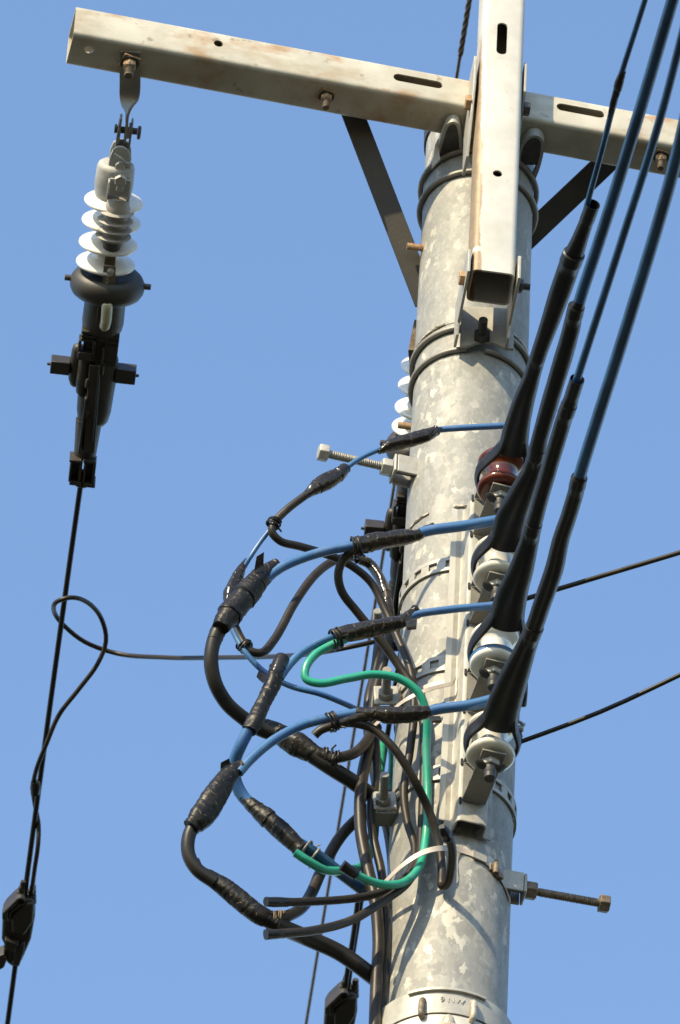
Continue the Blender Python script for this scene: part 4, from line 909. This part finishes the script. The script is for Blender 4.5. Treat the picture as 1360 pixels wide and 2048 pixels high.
def slathe(th, name, px, py, n, prof, m, seg=40, ax=None, parent=None, smooth=50, sx=1, sy=1, up=None):
    return th.part(name, lathe(SP(px, py, n), ax or SA, prof, seg, sx=sx, sy=sy, up=up), m, parent, smooth)

# --- twisted hanger strap bolted under the crossarm
hs = Thing('hanger_strap', 'twisted steel strap bolted under the left end of the crossarm', 'hanger', P0, 'hanger straps of the insulator strings')
q0, q1, q2, q3, q4 = PZ(261, 104, ZA - S - .003), PZ(260, 150, ZA - S - .003), PZ(259, 188, ZA - S - .004), SP(252, 222), SP(251, 272)
path = catmull([q0, q1, q2, q3, q4], .006); n_ = len(path); side, nrm = [], []
for i, p in enumerate(path):
    t = i / (n_ - 1); k = min(1, max(0, (t - .50) / .30)); k = k * k * (3 - 2 * k)
    tg = (path[min(i + 1, n_ - 1)] - path[max(i - 1, 0)]).normalized()
    s0 = (AX - tg * AX.dot(tg)).normalized(); s1 = tg.cross(s0).normalized()
    s = (s0 * math.cos(k * math.pi / 2) + s1 * math.sin(k * math.pi / 2)).normalized()
    side.append(s * (mm(42) / 2 * (1 - .25 * k))); nrm.append(s.cross(tg).normalized())
hs.part('strap', ribbon(path, side, .005, nrm), 'galvd', smooth=60, bevel=.0006)
hp = PZ(260, 119, ZA - S - .003)
bolt_down(hs, hp - UP * .0055, wash=.020, L=.022, r=.008)
for sx_, nm in ((-9, 'link_blade'), (4, 'link_blade')):
    sbox(hs, nm, 246 + sx_, 232, 251 + sx_, 282, -.012, .012, 'galvd', .001)

# --- the insulator itself
si = Thing('strain_insulator', 'white four-shed porcelain insulator on the left, with black bell below', 'insulator', SP(232, 340), 'strain insulators')
for x, nm in ((-12.5, 0), (13, 1)): si.part('link_plate', prism([SP(250 + x, 246, .013), SP(254 + x, 246, .013), SP(243 + x * 1.05, 322, .010), SP(239 + x * 1.05, 322, .010)], -SN * .024), 'galvd', bevel=.001)
pin_ax = SR
si.part('pin', merge(lathe(SP(229, 258), pin_ax, [(0, .006), (mm(46), .006)], 16), lathe(SP(275, 265), pin_ax, [(0, .011), (.004, .0125), (.006, .010)], 20), lathe(SP(229, 257), pin_ax, [(0, .008), (.004, .008)], 16)), 'dark')
for px in (237, 259): si.part('washer', lathe(SP(px, 259 + (px - 237) * .1), pin_ax, [(-.0012, .014), (.0012, .014)], 24), 'galvd')
# forged ears and split pin
ear = [SP(216, 335, .020), SP(220, 312, .020), SP(226, 299, .020), SP(236, 293, .020), SP(247, 294, .020), (SP(256, 300, .020)), SP(261, 312, .020), SP(262, 337, .020)]
si.part('ear', prism(ear, -SN * .006), 'cast', bevel=.0015)
ear2 = [p - SN * .034 for p in ear]; si.part('ear', prism(ear2, -SN * .006), 'cast', bevel=.0015)
si.part('cross_pin', rod(SP(241, 314, -.02), SN, .0085, .048, 18), 'cast'); si.part('split_pin', sweep([SP(228, 307, .026), SP(241, 316, .031), SP(252, 326, .026), SP(258, 327, .024)], .0022, 8), 'cast')
r_ = mm(38)
slathe(si, 'cap', 233, 324, 0, [(0, .022), (.001, .026), (.004, .0305), (.010, r_), (.04, r_ * 1.03), (.058, r_ * .98), (.066, r_ * .90)], 'cast', 48)
discs = [(228, 401), (223, 441), (217, 485), (211.5, 524)]
pitch = (SP(*discs[3]) - SP(*discs[0])).length / 3
for i, (px, py) in enumerate(discs):
    R0 = mm(60.5); pr = []
    if i == 0: pr += [(-.030, .026)]
    else: pr += [(-pitch * .55, .0225)]
    pr += [(-.014, .0225), (-.011, .0245), (-.0085, .029), (-.0062, .036), (-.0042, R0 * .82), (-.0022, R0 * .93), (.0002, R0 * .985), (.0025, R0), (.0048, R0 * .985), (.0062, R0 * .94), (.0058, R0 * .86), (.0052, R0 * .7), (.007, .030), (.010, .0235), (pitch * .47, .0225)]
    slathe(si, 'shed', px, py, 0, pr, 'white', 64, smooth=80)
R1 = mm(76)
bell = [(-.002, .036), (-.006, .042), (-.008, R1 * .72), (-.006, R1 * .82), (0, R1 * .92), (.008, R1 * .985), (.016, R1), (.024, R1 * .985), (.032, R1 * .92), (.038, R1 * .80), (.041, R1 * .66), (.043, R1 * .57), (.047, R1 * .545), (.085, R1 * .56), (.098, R1 * .53), (.106, R1 * .46), (.111, R1 * .30)]
slathe(si, 'bell', 216.5, 552, 0, bell, 'shell', 64, smooth=60)
for s_, px, py in ((-1, 143, 556), (1, 288, 573)):
    si.part('peg', rod(SP(px, py), SR * s_, .0055, .012, 12), 'dark')
# --- the surge arrester riding on its front
ar = Thing('surge_arrester', 'small grey ribbed arrester clamped to the front of the left insulator string', 'arrester', SP(236, 380, .04), 'arresters on the insulator strings')
sbox(ar, 'bracket', 218, 358, 260, 392, .047, .051, 'cast', .001)
for s_ in (-1, 1): ar.part('bracket_side', box(SP(238 + s_ * 20.5, 376 + s_ * 2, .030), SR, SA, SN, .004, mm(36) / .93, .036), 'cast', bevel=.001)
ar.part('bolt', merge(hexa(SP(241, 360, .052), SN, .011, .009), hexa(SP(240, 374, .051), SN, .0075, .010)), 'galv')
rr = mm(26)
slathe(ar, 'top_cone', 238, 391, .036, [(0, .012), (.003, .018), (.016, rr * .90), (.022, rr), (.033, rr)], 'poly', 40)
def ash(px, py, R3): slathe(ar, 'rib', px, py, .034, [(-.010, rr * .92), (-.0035, rr * .95), (-.001, R3 * .9), (.0006, R3), (.0022, R3), (.0026, R3 * .9), (.0035, rr * .95), (.009, rr * .92)], 'poly', 48)
for (px, py, w_) in ((233, 421, 36), (231, 439, 36), (229, 455, 36), (227, 470, 36)): ash(px, py, mm(w_))
slathe(ar, 'lower_cone', 226, 470, .034, [(0, rr * .92), (.010, rr * .9), (.018, rr * .74), (.030, rr * .58), (.036, rr * .44), (.038, rr * .3)], 'dark', 36)
sbox(ar, 'electrode_strap', 209, 506, 231, 540, .028, .031, 'brass', .0008, rot=0)
stp = ar.part('name_strap', prism([SP(207, 532, .050), SP(232, 534, .050), SP(229, 583, .050), SP(204, 579, .050)], -SN * .003), 'brass', bevel=.0006)
ar.part('rivet', lathe(SP(221, 543, .051), SN, [(0, .0068), (.001, .0068), (.0015, .0045), (.0045, .0042), (.005, .002)], 20), 'galv')
tx = text3('OTOWA', .0085, SP(213.5, 562, .0506), SA, -SR if SA.cross(-SR).dot(SN) > 0 else SR, 'galv', ar)
ar.part('lower_strap', prism([SP(204, 579, .049), SP(229, 583, .049), SP(224, 628, .030), SP(198, 624, .030)], -SN * .003), 'brass', bevel=.0006)
ar.part('side_rail', prism([SP(201, 578, .045), SP(203, 578, .045), SP(190, 668, .03), SP(187, 668, .03)], -SN * .02), 'brass')
ar.part('side_rail', prism([SP(231, 582, .045), SP(233, 583, .045), SP(225, 672, .03), SP(222, 672, .03)], -SN * .02), 'brass')
tb = [SP(214.5, 606, .060), SP(213.5, 625, .058), SP(212, 642, .054), SP(208, 658, .046)]
ar.part('resin_tube', sweep(catmull(tb, .002), [(0, mm(9.5)), (.08, mm(11)), (.2, mm(11.3)), (.5, mm(11)), (.9, mm(10.5)), (1, mm(7))], 28), 'resin')
d_ = (tb[1] - tb[0]).normalized()
ar.part('tube_mouth', lathe(tb[0], d_, [(.003, .0018), (-.0006, .0042), (-.0012, .0065), (0, .0078), (.003, .0080)], 28), 'resin')
ar.part('tube_hole', lathe(tb[0] - d_ * .0012, d_, [(-.0002, .0035), (.0008, .0035)], 20), 'blackbolt')

# --- black dead-end clamp cover
cc = Thing('clamp_cover', 'long black plastic clamp cover with side arms under the left insulator', 'clamp cover', SP(190, 740), 'clamp covers of the conductors')
BX = 'shell'
slathe(cc, 'neck', 205, 640, 0, [(0, mm(32)), (.03, mm(30))], BX, 32)
for k in range(3): sbox(cc, 'rib', 164 - k, 652 + k * 8, 192 - k, 658 + k * 8, -.02, .030 - .002 * k, BX, .0008)
for k in range(3): sbox(cc, 'rib', 216 - k, 660 + k * 9, 240 - k, 666 + k * 9, -.02, .022, BX, .0008)
sbox(cc, 'block', 166, 660, 236, 722, -.030, .018, BX, .003)
sbox(cc, 'frame_side', 156, 674, 162, 712, .0, .030, BX, .001); sbox(cc, 'frame_side', 184, 676, 190, 716, .0, .032, BX, .001)
sbox(cc, 'frame_foot', 156, 699, 190, 715, .0, .032, BX, .001); sbox(cc, 'frame_side', 204, 690, 208, 722, .0, .034, BX, .001)
sbox(cc, 'right_block', 208, 664, 237, 716, -.02, .022, BX, .002)
slathe(cc, 'left_lobe', 157, 700, -.004, [(-.012, .004), (-.008, .010), (0, mm(13.5)), (.03, mm(15)), (.055, mm(14)), (.066, mm(9)), (.070, .003)], BX, 28)
slathe(cc, 'inner_lobe', 171, 722, .008, [(-.014, .003), (-.010, .009), (0, mm(14)), (.04, mm(15)), (.060, mm(12)), (.068, .004)], BX, 28)
slathe(cc, 'body', 200, 716, -.006, [(-.01, mm(34)), (0, mm(38)), (.03, mm(39)), (.06, mm(37)), (.10, mm(35)), (.118, mm(31)), (.126, mm(24)), (.129, mm(12))], BX, 44, sx=.8)
slathe(cc, 'lower_body', 178, 840, -.004, [(0, mm(27)), (.03, mm(25)), (.07, mm(22.5))], BX, 36)
sbox(cc, 'spine', 172, 724, 196, 905, .012, .032, BX, .0015, rot=2.2); 
sbox(cc, 'spine_edge', 163, 790, 168, 905, .014, .038, BX, .001, rot=-.5); sbox(cc, 'spine_edge', 190, 724, 194, 880, .014, .038, BX, .001, rot=1)
for (x, y, r_) in ((175, 768, 5), (173, 829, 8), (187, 835, 4.5), (204, 742, 4)):
    slathe(cc, 'knob', x, y, .03, [(-.010, mm(r_ * .6)), (-.006, mm(r_)), (.004, mm(r_)), (.008, mm(r_ * .5))], BX, 18)
cc.part('gusset', prism([SP(168, 800, .036), SP(181, 822, .030), SP(166, 826, .036)], -SN * .012), BX)
sbox(cc, 'side_arm', 101, 717, 140, 743, -.022, .010, BX, .0015, rot=0); sbox(cc, 'side_arm', 230, 733, 272, 762, -.022, .010, BX, .0015)
for s_, px, py in ((-1, 101, 728), (1, 271, 751)): cc.part('arm_peg', rod(SP(px, py, -.006), SR * s_, .0028, .006, 10), 'dark')
# end boxes, open-fronted
def obox(x0, y0, x1, y1):
    w_ = 5
    for (a, b, c_, d2) in ((x0, y0, x1, y0 + w_), (x0, y1 - w_ * 1.6, x1, y1), (x0, y0 + w_, x0 + w_ * .9, y1 - w_ * 1.6), (x1 - w_ * 1.2, y0 + w_, x1, y1 - w_ * 1.6)): sbox(cc, 'end_box_wall', a, b, c_, d2, -.012, .026, BX, .0008)
    sbox(cc, 'end_box_back', x0 + 1, y0 + 1, x1 - 1, y1 - 1, -.014, .006, 'cover', .001)
obox(139, 912, 164, 963); obox(167, 914, 191, 967)
slathe(cc, 'end_ring', 164, 962, 0, [(0, mm(12)), (.002, mm(17)), (.006, mm(17)), (.009, mm(13)), (.012, mm(6.5))], 'cover', 32)

# --- conductor leaving downwards to the left
cdp = [SP(166, 940), SP(161, 972)]
hz = V((SA.x, SA.y, 0)).normalized()
def along(px, py, slope, base):
    lo, hi = .001, 30
    for _ in range(50):
        mid = (lo + hi) / 2; q = PY(px, py, base.y + mid)
        if (q.z - base.z) > slope * math.hypot(q.x - base.x, q.y - base.y): hi = mid
        else: lo = mid
    return PY(px, py, base.y + lo)
e = cdp[1]; SLC = -math.tan(R_(16))
m1 = along(118, 1280, SLC, e); m2 = along(72, 1620, SLC, e); m3 = along(15, 2048, SLC, e)
cd_ = Thing('conductor', 'black insulated conductor running from the left clamp cover down to the bottom left corner', 'cable', e, 'conductors of the insulator strings')
far = m3 + (m3 - m2).normalized() * 6; rc = 5.6 * mpp(e)
cd_.part('cable', sweep(catmull([cdp[0], e, m1, m2, m3, far], .05), rc, 16), 'pe')
def CY(py):                                                   # depth of the conductor where the photograph shows it at height py
    for a, b in ((e, m1), (m1, m2), (m2, m3), (m3, far)):
        ya, yb = proj(a)[1], proj(b)[1]
        if py <= yb: break
    t = (py - ya) / (yb - ya); return a.lerp(b, t)
# --- branch connector on it
def connector(label):
    k = mpp(m3); c = CY(1800); t = Thing('branch_connector', label, 'connector', c, 'branch connectors')
    ax = (m3 - m2).normalized(); r = (CR - ax * CR.dot(ax)).normalized(); n = r.cross(ax); n = -n if n.dot(VW) > 0 else n
    f = lambda px, py, d=0.0: PP(px, py, c + n * d, n)
    def boot(x0, y0, x1, y1, w0, w1, nm, d=.0):
        a, b = f(x0, y0, d), f(x1, y1, d); L = (b - a).length; pr = []
        for i in range(4):
            s = L * i / 4; w = (w0 + (w1 - w0) * i / 4) / 2 * k; pr += [(s, w * .86), (s + L * .05, w * .98), (s + L * .2, w * 1.06), (s + L * .24, w * .9)]
        t.part(nm, lathe(a, (b - a), pr, 24), 'shell')
    boot(47, 1762, 38, 1802, 11, 24, 'boot', .006); boot(66, 1770, 62, 1806, 13, 23, 'boot', -.004)
    def slab(q, d0, d1, nm, bev=.002): t.part(nm, prism([f(x, y, d0) for x, y in q], -n * (d0 - d1)), 'shell', bevel=bev, smooth=30)
    slab([(34, 1796), (66, 1800), (70, 1835), (62, 1880), (50, 1908), (40, 1930), (24, 1935), (12, 1925), (8, 1890), (3, 1880), (5, 1830), (12, 1818)], .012, -.030, 'shell_half', .005)
    slab([(34, 1797), (41, 1802), (16, 1824), (15, 1843), (4, 1840), (4, 1828)], .030, .010, 'flange', .002)
    slab([(42, 1803), (50, 1808), (22, 1828), (20, 1845), (15, 1843), (17, 1826)], .026, .006, 'flange', .002)
    slab([(48, 1809), (68, 1806), (66, 1845), (48, 1872), (24, 1868), (22, 1832)], .020, .010, 'panel', .004)
    slab([(10, 1880), (38, 1890), (26, 1903), (9, 1895)], .028, .010, 'ledge', .001)
    slab([(30, 1898), (50, 1884), (48, 1905), (38, 1935), (24, 1930)], .020, -.01, 'tail', .003)
    slab([(-10, 1915), (8, 1908), (14, 1920), (8, 1936), (-12, 1946)], .024, -.01, 'cap_lug', .002)
    t.part('screw_boss', lathe(f(41, 1803, .030), n, [(-.012, .0085), (.001, .0085), (.002, .0065), (-.006, .006)], 20), 'shell')
    t.part('screw', lathe(f(47, 1795, .016), n, [(-.002, .003), (.003, .003), (.004, .0015)], 12), 'brass')
    return t
bc = connector('black branch connector with ribbed boots at the bottom left edge')
# --- the tap cable: up beside the conductor, round a loop, and across behind the pole
def cpt(px, py, dn): 
    return CY(py) and PY(px, py, CY(py).y + dn)
tp = [cpt(63, 1790, .0), cpt(69, 1740, -.02), cpt(76, 1690, -.02), cpt(77, 1650, .0), cpt(70, 1610, .015), cpt(66, 1575, .0), cpt(74, 1535, -.015), cpt(92, 1490, -.02), cpt(118, 1430, -.01), cpt(158, 1378, .0), cpt(195, 1328, .01), cpt(212, 1282, .02), cpt(203, 1238, .02), cpt(175, 1205, .0), cpt(142, 1195, -.02), cpt(114, 1203, -.02), cpt(110, 1228, .01), cpt(132, 1255, .02), cpt(170, 1284, .02), cpt(230, 1306, .02)]
yr = tp[-1].y
tp += [PY(330, 1315, yr * .9 + .1 * .16), PY(450, 1315, yr * .7 + .3 * .16), PY(570, 1312, yr * .4 + .6 * .16), PY(680, 1298, .17), PY(780, 1276, .17), PY(920, 1236, .16), PY(1050, 1198, .15), PY(1200, 1153, .13), PY(1370, 1102, .10), PY(1700, 1000, .05), PY(2600, 740, -.1)]
tc_ = Thing('tap_cable', 'brownish black cable looping round the left conductor, crossing level behind the pole to the right', 'cable', tp[10])
tc_.part('cable', sweep(catmull(tp, .012), 4.8 * mpp(tp[10]), 14), 'pe2')
tc_.part('tape_tie', tape([cpt(71, 1563, -.006), cpt(71, 1575, -.006), cpt(70, 1588, -.006)], [17, 22, 18], 40), 'cover')
w2 = Thing('side_wire', 'thin black cable leaving the pole to the right, beside the lowest insulator', 'cable', PY(1036, 1486, .09))
w2.part('cable', sweep(catmull([PY(960, 1512, .10), PY(1040, 1484, .09), PY(1200, 1424, .06), PY(1362, 1349, .02), PY(1700, 1185, -.05), PY(2600, 740, -.2)], .05), 4.6 * mpp(P0), 14), 'pe')

# --- second string, clamp cover, conductor and connector behind the pole: copies
off = SP(217 + 619, 560 + 331, 0) - SP(217, 560, 0)
back = ray(836, 891); off = off + back * ((.36 - (SP(217, 560) + off).y) / back.y) + CR * .010
for th, lab in ((si.o, 'white porcelain insulator with black bell, half hidden behind the pole'), (ar.o, 'grey arrester of the rear string, hidden mostly behind the pole'), (cc.o, 'black clamp cover of the rear string, its side arm showing left of the pole')):
    tree_copy(th, None, th.location + off, lab)
rear = Thing('rear_strap', 'flat rusty hanger strap dropping behind the left edge of the pole', 'hanger', PY(830, 700, .1))
rear.part('strap', ribbon([PY(838, 640, .10), PY(826, 700, .12), PY(829, 735, .16)], V((.008, 0, 0)), .005, V((0, 1, 0))), 'rustd')
o2 = cd_.o.copy(); COL.objects.link(o2); off = off + CR * .016; o2.location = cd_.o.location + off; o2['label'] = 'black insulated conductor of the rear string, seen below the cable ends'
oc = [c for c in cd_.o.children][0].copy(); COL.objects.link(oc); oc.parent = o2
dpx = PY(677, 2000, 0)
cA = CY(1800) + off; px_, py_ = proj(cA)
# place the second connector where the photograph shows it on the rear conductor
best = min((CY(y) + off for y in range(1500, 2048, 4)), key=lambda p: abs(proj(p)[1] - 1990))
tree_copy(bc.o, None, best + (PY(684, 1993, best.y) - best) * .0 , 'black branch connector with ribbed boots cut off by the bottom edge near the pole')
r2 = Thing('tap_cable', 'short black tap cable running beside the rear conductor into its connector', 'cable', best)
def rp(px, py, d=0): 
    b_ = min((CY(y) + off for y in range(1300, 2048, 4)), key=lambda p: abs(proj(p)[1] - py)); return PY(px, py, b_.y + d)
r2.part('cable', sweep(catmull([rp(690, 1990, .0), rp(694, 1950, -.01), rp(707, 1870, -.012), rp(716, 1800, -.005), rp(724, 1740, .0), rp(735, 1690, .0), rp(760, 1600, 0), rp(790, 1520, .0)], .01), 5.5 * mpp(best), 14), 'pe')
# --- the earth wire behind and above
zg = ZTOP + .75; gp = [PZ(942, -20, zg), PZ(914, 150, zg), PZ(790, 960, zg - .10), PZ(612, 2048, zg - .35)]
ew = Thing('earth_wire', 'thin stranded earth wire passing behind the pole, coming from the top edge', 'wire', gp[1])
fr_ = gp[3] + (gp[3] - gp[2]).normalized() * 5; nr_ = gp[0] + (gp[0] - gp[1]).normalized() * 3
ew.part('wire', sweep(catmull([nr_] + gp + [fr_], .05), 3.4 * mpp(gp[2]), 10), 'rustd')
rw = 5.2 * mpp(gp[1])
for ph in range(4):
    P = []; d = (gp[1] - gp[0]).normalized(); _, u_, b_ = frame(d); L = (gp[1] - gp[0]).length * 2.2
    for i in range(160):
        s = L * i / 159; a = s / .085 * 2 * math.pi + ph * math.pi / 2; P.append(gp[0] - d * .3 + d * s + (u_ * math.cos(a) + b_ * math.sin(a)) * rw * .7)
    ew.part('wrap_strand', sweep(P, rw * .42, 8), 'rustd')
